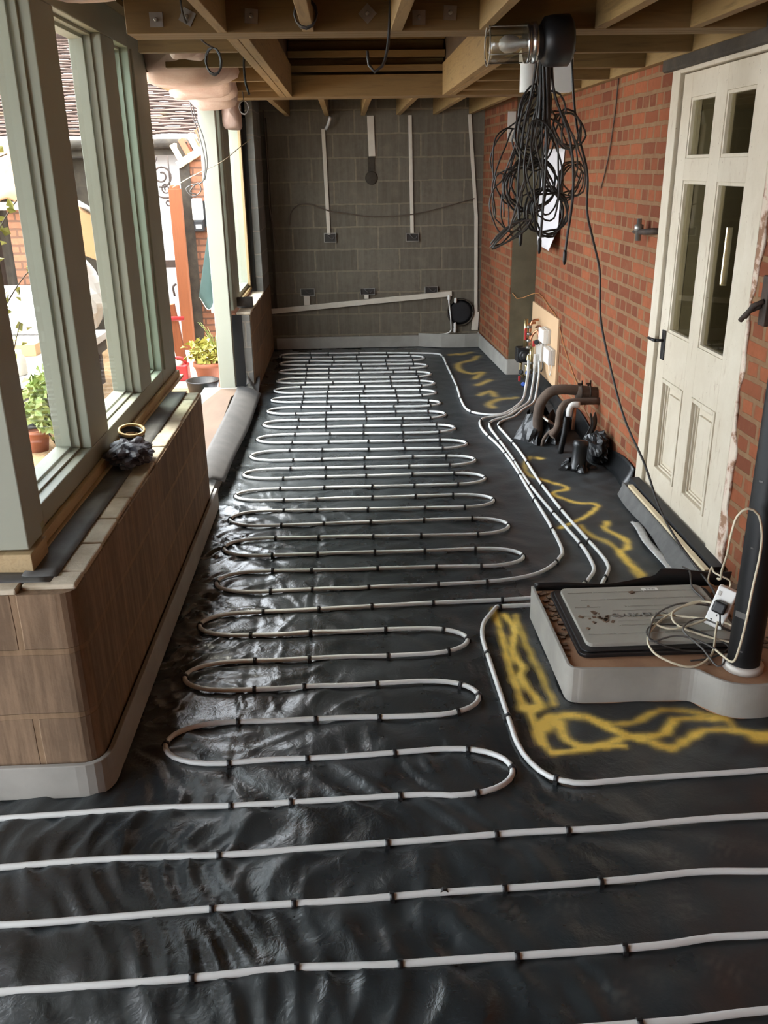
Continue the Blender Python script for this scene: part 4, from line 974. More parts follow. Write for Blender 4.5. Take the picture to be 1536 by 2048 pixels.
def back_box(x0, x1, z0, z1, lab, open_=True):
    t = thing('back_box', ((x0 + x1) / 2, 9.71, z0), lab, 'socket box')
    mb = MB(); w = .006
    mb.box(x0, x1, 9.713, 9.719, z0, z1).box(x0, x0 + w, 9.695, 9.713, z0, z1).box(x1 - w, x1, 9.695, 9.713, z0, z1).box(x0 + w, x1 - w, 9.695, 9.713, z0, z0 + w).box(x0 + w, x1 - w, 9.695, 9.713, z1 - w, z1)
    obj('box', mb, 'steel', t)
    obj('box_inside', B(x0 + w, x1 - w, 9.709, 9.713, z0 + w, z1 - w), 'cable', t)
    cx, cz = (x0 + x1) / 2, (z0 + z1) / 2
    obj('wire_tail', MB().tube(smoothpath([(cx - .03, 9.708, z1 - .01), (cx, 9.69, cz), (cx + .03, 9.70, cz - .015), (cx + .045, 9.692, cz + .012)], .01), .004, 6), 'cablegrey', t)
back_box(-.242, -.115, 1.12, 1.215, 'metal socket box under the conduit nearest the window')
back_box(.625, .76, 1.115, 1.20, 'metal socket box under the middle conduit')
back_box(-.515, -.365, .57, .65, 'metal socket box above the first trunking branch')
back_box(.125, .285, .57, .64, 'metal socket box above the second trunking branch')
back_box(.825, .965, .565, .645, 'metal socket box above the raised end of the trunking')
vt = thing('duct_opening', (1.20, 9.70, .27), 'round dark duct opening low on the block wall', 'duct')
obj('ring', MB().lathe([(.135, 0), (.148, 0), (.148, .03), (.135, .03), (.135, 0)], (1.215, 9.719, .365), 36, (0, -1, 0), cap=False), 'slate', vt)
obj('dark_back', MB().lathe([(.136, .002), (.10, .005), (0, .006)], (1.215, 9.719, .365), 36, (0, -1, 0)), 'dpc', vt)
wp = thing('water_pipes', (1.13, 9.68, .13), 'thin pale water pipes with white caps beside the round duct', 'pipe')
obj('riser', MB().tube([(1.115, 9.69, .17), (1.105, 9.69, .33), (1.085, 9.69, .48), (1.085, 9.69, .52)], .008, 8), 'white', wp)
obj('bend', MB().tube(smoothpath([(.80, 9.695, .125), (1.0, 9.69, .13), (1.10, 9.69, .15), (1.115, 9.69, .18)], .02), .008, 8), 'white', wp)
obj('cap', MB().lathe([(.012, 0), (.016, .01), (.016, .045), (.010, .055)], (1.085, 9.69, .50), 10), 'white', wp)
obj('cap', MB().lathe([(.012, 0), (.016, .01), (.016, .045), (.010, .055)], (1.155, 9.67, .47), 10), 'white', wp)
obj('valve', MB().lathe([(.012, 0), (.018, .01), (.018, .05), (.012, .06), (.018, .07), (.016, .10), (.008, .11)], (1.155, 9.68, .15), 12), 'white', wp)
obj('vent_patch', MB().lathe([(.066, 0), (.066, .006), (.055, .012), (0, .012)], (.27, 9.719, 1.75), 20, (0, -1, 0)).box(.235, .305, 9.712, 9.72, 1.76, 1.95), 'slate', label='dark patched hole in the block wall under the wide trunking stub', cat='patch')
obj('sagging_wire', MB().tube(smoothpath([(-.60, 9.70, 1.30), (-.58, 9.70, 1.42), (-.49, 9.69, 1.50), (-.35, 9.69, 1.50), (-.19, 9.685, 1.44), (.05, 9.69, 1.40), (.3, 9.69, 1.37), (.70, 9.685, 1.39), (1.05, 9.69, 1.46), (1.34, 9.685, 1.535)], .03), .006, 6), 'cablebrown', label='brown wire sagging across the block wall', cat='wire')
obj('lamp_tail', MB().tube(smoothpath([(-.18, 9.66, 2.22), (-.16, 9.62, 2.25), (-.13, 9.60, 2.33)], .02), .018, 8), 'alutape', label='silvery pipe tail at the top of the thin conduit by the window', cat='pipe tail')
obj('corner_wire', MB().tube(smoothpath([(-.80, 9.70, 2.40), (-.79, 9.66, 2.2), (-.785, 9.66, 1.8), (-.79, 9.66, 1.5), (-.76, 9.66, 1.25), (-.73, 9.68, 1.1)], .04), .006, 6), 'cablebrown', label='brown cable hanging in the corner beside the far window', cat='cable')
obj('corner_batten', B(-.80, -.775, 9.69, 9.718, .45, 2.33), 'slate', label='dark upright strip in the corner beside the far window', cat='batten')

# ---- right wall: paper sheet, hooks, wires
def paper(u, v):
    y = 7.30 + .80 * u; z = 1.97 - .80 * v
    curl = max(0, v - .70) * (1 - u) ; 
    return (1.704 - .02 * math.sin(2.2 * v) - .35 * curl ** 1.3 - 0, y, z + .02 * u * v + .12 * curl)
obj('paper_sheet', MB().sheet(paper, 16, 20, .0015), 'paper', label='large white paper plan taped to the brick wall behind the cables', cat='paper')
obj('white_board', MB().obox((1.44, 8.195, 2.16), (.07, .012, .24)), 'greyplastic', label='pale plate fixed high on the rendered step', cat='plate', bev=.002)
hk = thing('gate_hook', (1.67, 5.08, 1.44), 'rusty iron hinge pintle sticking out of the brick beside the white door', 'hook')
obj('spike', MB().tube([(1.73, 4.99, 1.50), (1.69, 5.02, 1.50), (1.66, 5.10, 1.492), (1.655, 5.16, 1.488)], [.016, .018, .016, .014], 10), 'iron', hk)
obj('pin', MB().lathe([(.016, 0), (.016, .05), (.026, .052), (.026, .085), (.014, .09), (.014, .12)], (1.655, 5.17, 1.44), 12), 'steel', hk)
obj('tail', MB().tube([(1.655, 5.17, 1.485), (1.655, 5.26, 1.483)], [.012, .009], 8), 'iron', hk)
hk = thing('wall_bracket', (1.66, 3.60, 1.2), 'dark iron bracket on the bricks beyond the black soil pipe', 'bracket')
obj('plate', B(1.69, 1.71, 3.56, 3.62, 1.22, 1.42), 'iron', hk, bev=.004)
obj('prong', MB().tube([(1.69, 3.60, 1.30), (1.655, 3.63, 1.275), (1.64, 3.67, 1.23)], .011, 8), 'iron', hk); obj('prong', MB().tube([(1.69, 3.58, 1.32), (1.655, 3.60, 1.30), (1.64, 3.63, 1.25)], .011, 8), 'iron', hk)
obj('thin_wire', MB().tube(smoothpath([(1.50, 8.19, .76), (1.54, 8.17, .71), (1.60, 8.17, .72), (1.695, 7.98, .78), (1.70, 7.5, .72), (1.70, 7.207, .668), (1.70, 6.896, .482), (1.70, 6.446, .305), (1.66, 6.0, .30), (1.62, 5.93, .27), (1.69, 5.80, .12), (1.70, 5.5, .07), (1.695, 5.2, .05), (1.69, 5.02, .04)], .05), .0035, 6), 'orangewire', label='thin orange wire trailing down the brick wall from the manifold board to the door', cat='wire')
obj('dark_conduit', MB().tube(smoothpath([(1.698, 5.95, 2.34), (1.70, 5.97, 2.2), (1.70, 6.05, 1.9), (1.70, 6.18, 1.7)], .1), .005, 6), 'lag', label='dull brown cable stuck to the brick wall right of the cables'.replace('right of', 'beside'), cat='cable')

# ---- heating manifold on its board
obj('manifold_board', B(1.688, 1.708, 7.12, 8.17, .12, .685), 'board', label='pale board carrying the heating manifold on the brick wall', cat='board', bev=.002)
mf = thing('heating_manifold', (1.60, 7.8, .10), 'copper and brass heating manifold with a black pump, red and blue caps', 'manifold')
pu = obj('pump', MB().obox((1.545, 7.80, .275), (.125, .10, .13)).lathe([(.052, 0), (.052, .03), (.040, .04)], (1.545, 7.75, .275), 20, (0, -1, 0)), 'black', mf, bev=.008)
obj('pump_face', MB().lathe([(.030, 0), (.030, .006), (.012, .01), (0, .01)], (1.545, 7.71, .275), 18, (0, -1, 0)), 'cable', pu)
def cu(pts, m='copper', r=.011, n='pipe'): return obj(n, MB().tube(smoothpath(pts, .015), r, 10), m, mf)
cu([(1.57, 7.86, .34), (1.57, 7.86, .47), (1.60, 7.86, .53), (1.66, 7.86, .54)]); cu([(1.61, 7.84, .34), (1.61, 7.84, .50), (1.63, 7.84, .56), (1.68, 7.84, .57)])
cu([(1.585, 7.70, .38), (1.60, 7.70, .46), (1.64, 7.68, .50), (1.655, 7.66, .44)]); cu([(1.64, 7.75, .52), (1.66, 7.66, .54), (1.66, 7.58, .50), (1.655, 7.52, .44)], r=.009)
cu([(1.53, 7.80, .20), (1.53, 7.80, .11), (1.56, 7.80, .06)], 'brass', .013); cu([(1.56, 7.70, .20), (1.56, 7.70, .10)], 'brass', .014)
obj('bar', MB().lathe([(.018, 0), (.018, .26)], (1.60, 7.70, .12), 14), 'brass', mf); obj('bar', MB().lathe([(.018, 0), (.018, .24)], (1.545, 7.72, .36), 14), 'brass', mf)
for z in (.14, .20, .34, .40, .46, .52): obj('coupling', MB().lathe([(.019, 0), (.023, .004), (.023, .02), (.019, .024)], (1.60 if z < .3 else 1.57, 7.70, z), 6), 'steel', mf)
obj('gauge_tube', MB().obox((1.605, 7.56, .235), (.022, .03, .17)), 'white', mf, bev=.004)
obj('gauge_tube', MB().obox((1.628, 7.57, .24), (.018, .028, .16)), 'white', mf, bev=.004)
obj('red_handle', MB().obox((1.54, 7.70, .47), (.018, .02, .10)), 'redpl', mf, bev=.004); obj('red_handle', MB().obox((1.60, 7.62, .40), (.022, .02, .05)), 'redpl', mf, bev=.004)
obj('red_handle', MB().obox((1.495, 7.66, .085), (.02, .02, .05)), 'redpl', mf, bev=.004)
for p in ((1.555, 7.58, .145), (1.53, 7.62, .035)): obj('blue_cap', MB().lathe([(.018, 0), (.021, .006), (.021, .035), (.016, .045)], p, 14, (-.3, -.8, .4)), 'bluepl', mf)
for p in ((1.51, 7.66, .14), (1.615, 7.56, .42)): obj('black_cap', MB().lathe([(.018, 0), (.021, .006), (.021, .035), (.016, .045)], p, 14, (-.3, -.8, .3)), 'black', mf)
for z in (.10, .15, .24): obj('outlet', MB().lathe([(.012, 0), (.016, .01), (.016, .05), (.013, .055)], (1.565, 7.64, z + .06), 10, (-.2, -.3, -1)), 'brass', mf)
for (y0_, y1_, z0_, z1_, dx_, lab, m) in ((7.36, 7.56, .44, .56, .065, 'upper white control box on the manifold board', 'white'), (7.48, 7.72, .26, .425, .05, 'pale wiring box in the middle of the manifold board', 'greyplastic'), (7.16, 7.36, .30, .43, .06, 'lower white control box nearest the edge of the manifold board', 'white')):
    t = thing('control_box', (1.66, (y0_ + y1_) / 2, z0_), lab, 'control box')
    obj('base', B(1.660, 1.6875, y0_, y1_, z0_, z1_), 'greyplastic', t, bev=.004); obj('cover', B(1.6875 - dx_, 1.6595, y0_ + .004, y1_ - .004, z0_ + .004, z1_ - .004), m, t, bev=.006)
    if m == 'white' and z0_ < .4: obj('cable_tail', MB().tube(smoothpath([(1.675, 7.22, .30), (1.67, 7.22, .23), (1.672, 7.27, .20), (1.675, 7.32, .26), (1.675, 7.33, .30)], .01), .004, 6), 'white', t)
    if m != 'white': obj('cable_tail', MB().tube(smoothpath([(1.665, 7.52, .26), (1.66, 7.50, .20), (1.655, 7.54, .17), (1.64, 7.60, .22)], .01), .005, 6), 'cablegrey', t)

# ---- old lagged pipes coming out of the wall
lp = thing('lagged_pipe', (1.5, 5.95, .0), 'thick lagged pipe leaving the brick wall and bending down to the floor', 'pipe')
obj('lagging', MB().tube(smoothpath([(1.71, 5.95, .365), (1.59, 5.95, .385), (1.45, 5.95, .395), (1.375, 5.95, .375), (1.325, 5.97, .30), (1.315, 6.0, .20), (1.325, 6.03, .08), (1.33, 6.04, -.01)], .03), .036, 14), 'lag', lp)
obj('sleeve', MB().lathe([(.040, 0), (.047, .01), (.050, .12), (.048, .16), (.030, .165)], (1.725, 5.95, .355), 16, (-1, 0, .12)), 'lag', lp)
for x in (1.66, 1.60): obj('clip', MB().lathe([(.049, 0), (.053, 0), (.053, .012), (.049, .012), (.049, 0)], (x, 5.95, .375), 14, (-1, 0, 0), cap=False).box(x - .03, x + .004, 5.945, 5.955, .425, .436).box(x - .004, x + .004, 5.945, 5.955, .42, .455), 'iron', lp)
lp = thing('lagged_pipe', (1.45, 5.85, 0), 'thinner lagged pipe hooking down below the thick one', 'pipe')
obj('lagging', MB().tube(smoothpath([(1.71, 5.88, .325), (1.53, 5.87, .325), (1.465, 5.86, .315), (1.432, 5.85, .26), (1.425, 5.84, .18), (1.40, 5.83, .12), (1.375, 5.82, .10)], .03), [.024] * 0 or .025, 12), 'lag', lp)
obj('elbow', MB().tube(smoothpath([(1.56, 5.83, .315), (1.515, 5.83, .315), (1.495, 5.83, .29), (1.49, 5.83, .235)], .012), .021, 12), 'white', lp)
obj('copper_drop', MB().tube([(1.53, 5.83, .30), (1.525, 5.83, .14)], .012, 10), 'copper', lp)
for k, (pts, r, lab) in enumerate((([(1.47, 5.80, .24), (1.455, 5.77, .14), (1.43, 5.75, .02), (1.43, 5.75, -.01)], .021, 'black pipe standing up from the membrane beside the hooked pipe'),
                       ([(1.40, 5.84, .14), (1.365, 5.88, .10), (1.345, 5.92, .04), (1.34, 5.93, -.01)], .013, 'thin grey pipe bending down into the membrane'))):
    obj('pipe_stub', MB().tube(smoothpath(pts, .02), r, 12), 'soil' if k == 0 else 'lag', label=lab, cat='pipe')
obj('pipe_stub', MB().lathe([(.055, 0), (.048, .012), (.046, .15), (.052, .165), (.045, .19), (.02, .195)], (1.455, 5.38, 0), 20, (.10, .12, 1)), 'membrane', label='fat pipe stub wrapped in shiny black tape nearest the door', cat='pipe')
def wrap(c, s, seed, lab):
    mb = MB(); r = random.Random(seed); n = 28
    ph = [r.uniform(0, 6) for _ in range(6)]
    fn = lambda u, v: (c[0] + s[0] * (1.25 - .55 * v) * math.cos(2 * pi * u) * (1 + .22 * math.sin(5 * 2 * pi * u + ph[0]) + .12 * math.sin(9 * 2 * pi * u + 4 * v + ph[1])),
                       c[1] + s[1] * (1.25 - .55 * v) * math.sin(2 * pi * u) * (1 + .22 * math.sin(4 * 2 * pi * u + ph[2]) + .12 * math.sin(11 * 2 * pi * u - 5 * v + ph[3])),
                       .002 + v * s[2] * (1 + .25 * math.sin(3 * 2 * pi * u + ph[4]) + .15 * math.sin(7 * 2 * pi * u)))
    return obj('membrane_wrap', mb.sheet(fn, 56, 8, .002, smooth=False), 'membrane', label=lab, cat='membrane')
wrap((1.36, 6.13, 0), (.12, .16, .17), 5, 'loose black membrane gathered round the thick lagged pipe')
wrap((1.50, 6.32, 0), (.11, .14, .12), 8, 'torn black membrane bunched below the manifold board')
wrap((1.46, 5.42, 0), (.085, .08, .05), 9, 'black membrane collar round the fat wrapped pipe stub')
obj('membrane_bundle', crumple(MB(), (1.62, 5.55, .09), (.07, .13, .10), 12, 30, .6), 'membrane', label='folded black membrane pressed against the brick behind the fat pipe stub', cat='membrane')
obj('rag_scrap', MB().sheet(lambda u, v: (1.62 - .05 * u + .02 * math.sin(4 * v), 5.62 + .10 * v - .03 * u, .30 - .22 * v + .02 * math.sin(9 * u)), 8, 10, .003), 'felt', label='grey scrap of torn membrane stuck to the brick by the pipes', cat='membrane')
for p, a in (((1.33, 5.83, .105), .9), ((1.345, 5.73, .06), .3)):
    pass
obj('offcut_block', MB().obox((1.38, 5.99, .17), (.09, .11, .012), Matrix.Rotation(.6, 3, 'Y') @ Matrix.Rotation(.5, 3, 'Z')), 'greyplastic', label='small pale offcut caught between the lagged pipes', cat='offcut')

# ---- ceiling services
lm = thing('bulkhead_lamp', (.70, 3.75, 2.27), 'clear glass bulkhead lamp with a wire cage fixed sideways under the joists', 'lamp')
obj('glass_jar', MB().lathe([(0, 0), (.055, .003), (.066, .012), (.068, .15), (.064, .155), (.0645, .012), (.053, .006), (0, .006)], (.555, 3.75, 2.277), 28, (1, 0, .04), cap=False), 'glassjar', lm)
obj('bulb', MB().lathe([(0, 0), (.018, .003), (.030, .02), (.033, .04), (.026, .065), (.015, .08), (.014, .11)], (.60, 3.75, 2.279), 20, (1, 0, .04)), 'paper', lm)
obj('lamp_neck', MB().lathe([(.070, 0), (.070, .012), (.066, .014), (.066, .022), (.072, .024), (.072, .040), (.060, .044), (.060, .06)], (.70, 3.75, 2.283), 28, (1, 0, .04)), 'chrome', lm)
cg = MB()
for a in (.6, 2.2, 3.7, 5.3): cg.tube([(.70, 3.75 + .071 * math.cos(a), 2.28 + .071 * math.sin(a)), (.56, 3.75 + .071 * math.cos(a), 2.277 + .071 * math.sin(a)), (.552, 3.75 + .05 * math.cos(a), 2.277 + .05 * math.sin(a))], .0022, 6)
cg.tube([(.556, 3.75 + .071 * math.cos(t), 2.277 + .071 * math.sin(t)) for t in np.linspace(0, 2 * pi, 24, endpoint=False)], .0025, 6, closed=True)
obj('wire_cage', cg, 'steel', lm)
obj('lamp_base', MB().lathe([(.055, 0), (.085, .02), (.09, .05), (.09, .11), (.07, .125)], (.755, 3.76, 2.288), 28, (1, 0, .04)), 'black', lm)
wd = thing('waste_pipe', (.865, 4.5, 2.16), 'short white plastic pipe end hanging behind the lamp', 'pipe')
obj('pipe', MB().lathe([(.040, 0), (.040, .30), (.036, .30), (.036, 0), (.040, 0)], (.862, 4.5, 2.165), 24, cap=False), 'white', wd)
obj('socket_ring', MB().lathe([(.041, 0), (.047, .004), (.047, .05), (.041, .055)], (.862, 4.5, 2.285), 24, cap=False), 'white', wd)
obj('duct_box', MB().obox((1.0, 4.5, 2.25), (.125, .05, .175)).box(.99, 1.01, 4.49, 4.62, 2.338, 2.345), 'white', label='flat white duct box hanging under the joists beside the cables', cat='duct', bev=.006)
br = thing('clamp_bracket', (.92, 4.0, 2.26), 'black clamp arm holding the cables under the joists', 'bracket')
obj('arm', MB().obox((.905, 4.0, 2.312), (.115, .03, .036), Matrix.Rotation(.82, 3, 'Y')), 'black', br, bev=.006)
obj('arm_strap', MB().tube(smoothpath([(.83, 4.0, 2.35), (.87, 3.99, 2.39), (.91, 4.0, 2.37), (.935, 4.0, 2.30), (.94, 4.0, 2.26)], .01), .009, 8), 'black', br)
obj('arm_label', MB().obox((.885, 3.983, 2.335), (.024, .002, .010), Matrix.Rotation(.82, 3, 'Y')), 'greyplastic', br)
# cable tangle: every cable is its own thing
CG = 'dark cables hanging in a tangle under the ceiling'
rc = random.Random(21)
HOOK = (.835, 4.05, 2.36)
coils = [  # centre x, z, half width, half height, turns, radius, material, depth, tilt, label
 (.815, 1.765, .108, .108, 4, .0062, 'cable', 4.10, 0, 'thick dark cable coiled in a big round loop in the middle of the tangle'),
 (.885, 1.655, .082, .092, 4, .006, 'cable', 4.05, .2, 'thick dark cable coil over the white paper at the lower edge of the tangle'),
 (.825, 1.95, .078, .115, 3, .0052, 'cable', 4.14, 0, 'dark cable coil in the upper part of the tangle'),
 (.975, 1.99, .060, .075, 3, .0055, 'cablegrey', 4.12, .3, 'dark cable coil at the upper edge of the tangle towards the door'),
 (1.005, 1.79, .054, .068, 4, .0045, 'cablebrown', 4.16, 0, 'brownish thin cable coil against the brick on the door side of the tangle'),
 (.715, 1.575, .098, .020, 3, .005, 'cablegrey', 4.0, .62, 'grey cable coil seen edge on at the bottom of the tangle'),
 (.705, 1.70, .064, .125, 2, .0042, 'cablegrey', 4.08, .1, 'thin grey cable loop on the far wall side of the tangle'),
 (.79, 1.74, .075, .20, 2, .0045, 'cable', 4.18, -.08, 'long narrow dark cable loop inside the tangle'),
 (.85, 1.83, .07, .20, 2, .005, 'cable', 4.02, .12, 'long dark cable loop in front of the tangle'),
 (.76, 1.86, .10, .15, 2, .0045, 'cable', 4.20, -.15, 'wide dark cable loop at the back of the tangle'),
 (.93, 1.88, .09, .17, 2, .0046, 'cablegrey', 4.07, .35, 'grey cable loop slanting across the door side of the tangle'),
 (.80, 2.02, .06, .12, 3, .0055, 'cable', 4.06, -.1, 'small dark cable coil just under the bound bundle'),
]
for i, (cx, cz_, rx, rz, turns, r, m, yy_, tilt, lab) in enumerate(coils):
    pts = [(HOOK[0] + rc.uniform(-.03, .03), HOOK[1] + rc.uniform(-.02, .02), 2.40), (HOOK[0] + rc.uniform(-.025, .035), HOOK[1] + rc.uniform(-.03, .03), 2.18)]
    top = (cx, cz_ + rz)
    pts.append(((HOOK[0] + top[0]) / 2 + rc.uniform(-.03, .03), (HOOK[1] + yy_) / 2, (2.15 + top[1]) / 2 + .02))
    for k in range(turns * 12 + 5):
        a = pi / 2 + 2 * pi * k / 12; q = 1 + .13 * math.sin(.9 * k + i) + .07 * math.sin(2.3 * k + 2 * i) + .016 * (k // 12) * (1 if i % 2 else -1)
        x, z = rx * q * math.cos(a), rz * q * math.sin(a)
        pts.append((cx + x * math.cos(tilt) - z * math.sin(tilt) + .012 * math.sin(.7 * k), yy_ + .03 * math.sin(a * .5 + i) + .006 * (k // 12) + .02 * math.cos(a), cz_ + x * math.sin(tilt) + z * math.cos(tilt)))
    obj('cable_coil', MB().tube(smoothpath(pts, .02), r * .82, 7), m, label=lab, cat='cable', fix=False)
for i, (pts, r, lab) in enumerate((
    ([(.83, 4.03, 2.40), (.84, 4.03, 2.15), (.86, 4.02, 1.9), (.85, 4.0, 1.62), (.845, 4.0, 1.52)], .006, 'dark cable end with a taped tip hanging lowest, before the rendered step'),
    ([(.86, 4.04, 2.40), (.88, 4.04, 2.15), (.96, 4.03, 1.95), (.985, 4.02, 1.75), (.965, 4.0, 1.55), (.960, 4.0, 1.47)], .006, 'dark cable end with a taped tip hanging over the edge of the white paper'),
    ([(.82, 4.03, 2.42), (.79, 4.03, 2.15), (.765, 4.05, 2.0), (.75, 4.06, 1.75), (.77, 4.05, 1.55)], .0055, 'dark straight cable on the far wall side of the tangle'))):
    t = thing('cable_end', pts[-1], lab, 'cable'); obj('cable', MB().tube(smoothpath(pts, .03), r, 8), 'cable', t, fix=False)
    obj('taped_tip', MB().lathe([(.004, -.035), (.009, -.02), (.009, .02), (.006, .03)], pts[-1], 8), 'black', t)
bs = MB()
for k in range(9):
    a = 2 * pi * k / 9; bs.tube(smoothpath([(.838 + .024 * math.cos(a), 4.05 + .024 * math.sin(a), 2.50), (.840 + .020 * math.cos(a + .4), 4.04 + .02 * math.sin(a + .4), 2.30), (.842 + .022 * math.cos(a + 1), 4.04 + .022 * math.sin(a + 1), 2.12), (.842 + .030 * math.cos(a + 1.2), 4.05 + .03 * math.sin(a + 1.2), 2.0)], .04), .0062, 7)
obj('cable_bundle', bs, 'cable', label='bound dark cable bundle that the whole tangle hangs from', cat='cable', fix=False)
def wirecoil(c, rx, rz, turns, r, m, lab, tail, seed=0):
    pts = list(tail)
    for k in range(turns * 12 + 1):
        a = pi / 2 + 2 * pi * k / 12; q = 1 + .06 * math.sin(k * .8 + seed)
        pts.append((c[0] + rx * q * math.cos(a), c[1] + .012 * math.sin(k * .5) + .003 * (k // 12), c[2] + rz * q * math.sin(a)))
    return obj('wire_coil', MB().tube(smoothpath(pts, .015), r, 6), m, label=lab, cat='wire', fix=False)
wirecoil((-.551, 4.25, 2.285), .034, .052, 3, .004, 'cable', 'dark wire coil hanging beside the pink insulation', [(-.60, 3.80, 2.46), (-.59, 3.82, 2.38), (-.57, 4.1, 2.345)])
wirecoil((-.126, 3.62, 2.37), .040, .045, 2, .004, 'cable', 'dark wire coil looped under a joist in the front bay', [(-.12, 3.4, 2.45), (-.125, 3.58, 2.43)])
wirecoil((-.72, 7.05, 2.27), .035, .045, 2, .0035, 'cablegrey', 'thin wire coil hanging from the far beam near the window', [(-.74, 7.16, 2.42), (-.73, 7.13, 2.38)])
obj('hanging_wire', MB().tube(smoothpath([(.19, 3.80, 2.46), (.185, 3.80, 2.36), (.175, 3.80, 2.27), (.155, 3.80, 2.215), (.125, 3.80, 2.195), (.105, 3.81, 2.22), (.10, 3.82, 2.27)], .02), .006, 7), 'cable', label='hooked dark wire hanging below the beam in the middle of the ceiling', cat='wire')
obj('hanging_wire', MB().tube(smoothpath([(-.465, 4.8, 2.40), (-.475, 4.78, 2.32), (-.47, 4.76, 2.24), (-.455, 4.75, 2.19)], .02), .006, 7), 'cable', label='short dark wire hanging beside the trimmer near the insulation', cat='wire')
# insulation along the wall head
def batt(x0, x1, y0, y1, z0, z1, seed, lab):
    r = random.Random(seed); ph = [r.uniform(0, 6) for _ in range(8)]
    def fn(u, v):
        a = 2 * pi * u; y = y0 + (y1 - y0) * v
        e = min(1, 6 * v, 6 * (1 - v)) ** .5
        wx = (x1 - x0) / 2 * (1 + .12 * math.sin(7 * y + ph[0]) + .08 * math.sin(19 * y + ph[1]) + .10 * math.sin(3 * a + 5 * y + ph[2]))
        wz = (z1 - z0) / 2 * (1 + .12 * math.sin(6 * y + ph[3]) + .09 * math.sin(17 * y + ph[4]) + .10 * math.sin(2 * a + 9 * y + ph[5]))
        ca, sa = math.cos(a), math.sin(a)
        return ((x0 + x1) / 2 + wx * e * abs(ca) ** .6 * (1 if ca > 0 else -1), y, (z0 + z1) / 2 + wz * e * abs(sa) ** .6 * (1 if sa > 0 else -1) + .02 * math.sin(4 * y + ph[6]))
    return obj('insulation_batt', MB().sheet(fn, 20, max(16, int((y1 - y0) * 22))), 'insul', label=lab, cat='insulation')
batt(-1.12, -.64, 5.02, 6.45, 2.29, 2.55, 2, 'pink insulation roll drooping along the head of the garden opening')
batt(-1.10, -.72, 6.1, 7.14, 2.26, 2.50, 3, 'pink insulation end drooping above the sage opening post')
batt(-.80, -.66, 4.50, 5.0, 2.35, 2.50, 4, 'small pink insulation piece tucked beside the first noggin')
batt(-1.02, -.78, 3.35, 3.78, 2.40, 2.55, 5, 'pink insulation lump over the window head next to the beam')
batt(-1.02, -.80, 2.75, 3.18, 2.42, 2.55, 6, 'pink insulation lump over the window head closest to the viewer')
batt(-.95, -.80, 7.46, 7.75, 2.16, 2.40, 7, 'shred of pink insulation hanging above the far window')
obj('head_timber', MB().box(-1.05, -.97, 2.6, 5.15, 2.535, 2.558), 'joistY', label='timber wall head above the sage window frame', cat='timber')
# wires in the garden opening
obj('door_wires', MB().tube(smoothpath([(-1.134, 7.2, 2.37), (-1.118, 7.2, 2.232), (-1.075, 7.2, 2.061), (-1.055, 7.2, 1.90), (-1.085, 7.2, 1.77), (-1.16, 7.2, 1.75), (-1.215, 7.2, 1.72), (-1.17, 7.2, 1.665), (-1.105, 7.2, 1.70), (-1.12, 7.2, 1.76), (-1.19, 7.2, 1.70), (-1.14, 7.2, 1.68)], .02), .004, 6).tube(smoothpath([(-1.120, 7.21, 2.37), (-1.10, 7.21, 2.232), (-1.05, 7.21, 2.061), (-1.04, 7.21, 1.90), (-1.07, 7.21, 1.78)], .02), .004, 6), 'cablegrey', label='pair of grey wires hanging in a loop in front of the opening post', cat='wire')
obj('string_line', MB().tube(smoothpath([(-1.316, 7.2, 1.731), (-1.16, 7.22, 1.81), (-.981, 7.25, 1.886), (-.92, 7.4, 1.93), (-.85, 7.8, 2.02), (-.80, 8.2, 2.09)], .03), .003, 6), 'cream', label='pale string stretched across the opening post', cat='string')

# ================================================================== ROOM BEHIND THE DOOR
struct('wall_hall', MB().box(1.95, 3.7, 2.4, 2.5, -.1, 1.0).box(1.95, 3.7, 2.4, 2.5, 2.1, 2.6).box(1.95, 2.3, 2.4, 2.5, 1.0, 2.1).box(3.3, 3.7, 2.4, 2.5, 1.0, 2.1).box(3.6, 3.7, 2.4, 6.8, -.1, 2.6).box(1.95, 2.80, 6.7, 6.8, -.1, 2.6).box(2.85, 3.7, 6.7, 6.8, -.1, 2.6).box(2.80, 2.85, 6.7, 6.8, -.1, .98).box(2.80, 2.85, 6.7, 6.8, 1.40, 2.6).box(1.95, 3.7, 2.4, 6.8, 2.5, 2.6).box(1.95, 3.7, 2.4, 6.8, -.1, 0), 'hall', 'dim walls of the room behind the white door')  # opening in the unseen near wall is added to let daylight behind the panes

# ================================================================== GARDEN
obg = thing('outbuilding', (-4.0, 11.3, -.1), 'long neighbouring outbuilding with an old clay tiled roof and white walls', 'building')
rows = MB(); pitch_ = 3.1 / 32; rise_ = 1.40 / 32
for k in range(32):
    y_, z_ = 10.95 + k * pitch_, 2.22 + k * rise_
    rows.sheet(lambda u, v: (-9 + 8.2 * u, y_ + v * (pitch_ + .03) - .008 * math.sin(61 * u + k), z_ + .03 + v * (rise_ - .012) + .006 * math.sin(90 * u + 3 * k) + .008 * math.sin(23 * u + .3 * k)), 90, 1, .02, smooth=False)
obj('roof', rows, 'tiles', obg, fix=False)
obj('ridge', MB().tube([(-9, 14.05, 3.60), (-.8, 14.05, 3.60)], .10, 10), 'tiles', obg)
obj('fascia', B(-9, -.8, 11.0, 11.06, 2.02, 2.18), 'slate', obg)
obj('gutter', MB().tube([(-9, 10.93, 2.14), (-.8, 10.93, 2.14)], .05, 8), 'slate', obg)
obj('wall', B(-9, -.8, 11.3, 11.5, -.1, 2.2), 'whitewall', obg)
obj('dark_door', B(-3.62, -2.95, 11.25, 11.31, -.1, 2.0), 'slate', obg)
shed = thing('garden_shed', (-4.0, 9.4, -.1), 'low garden shed with an orange pantile roof on a brick pier', 'shed')
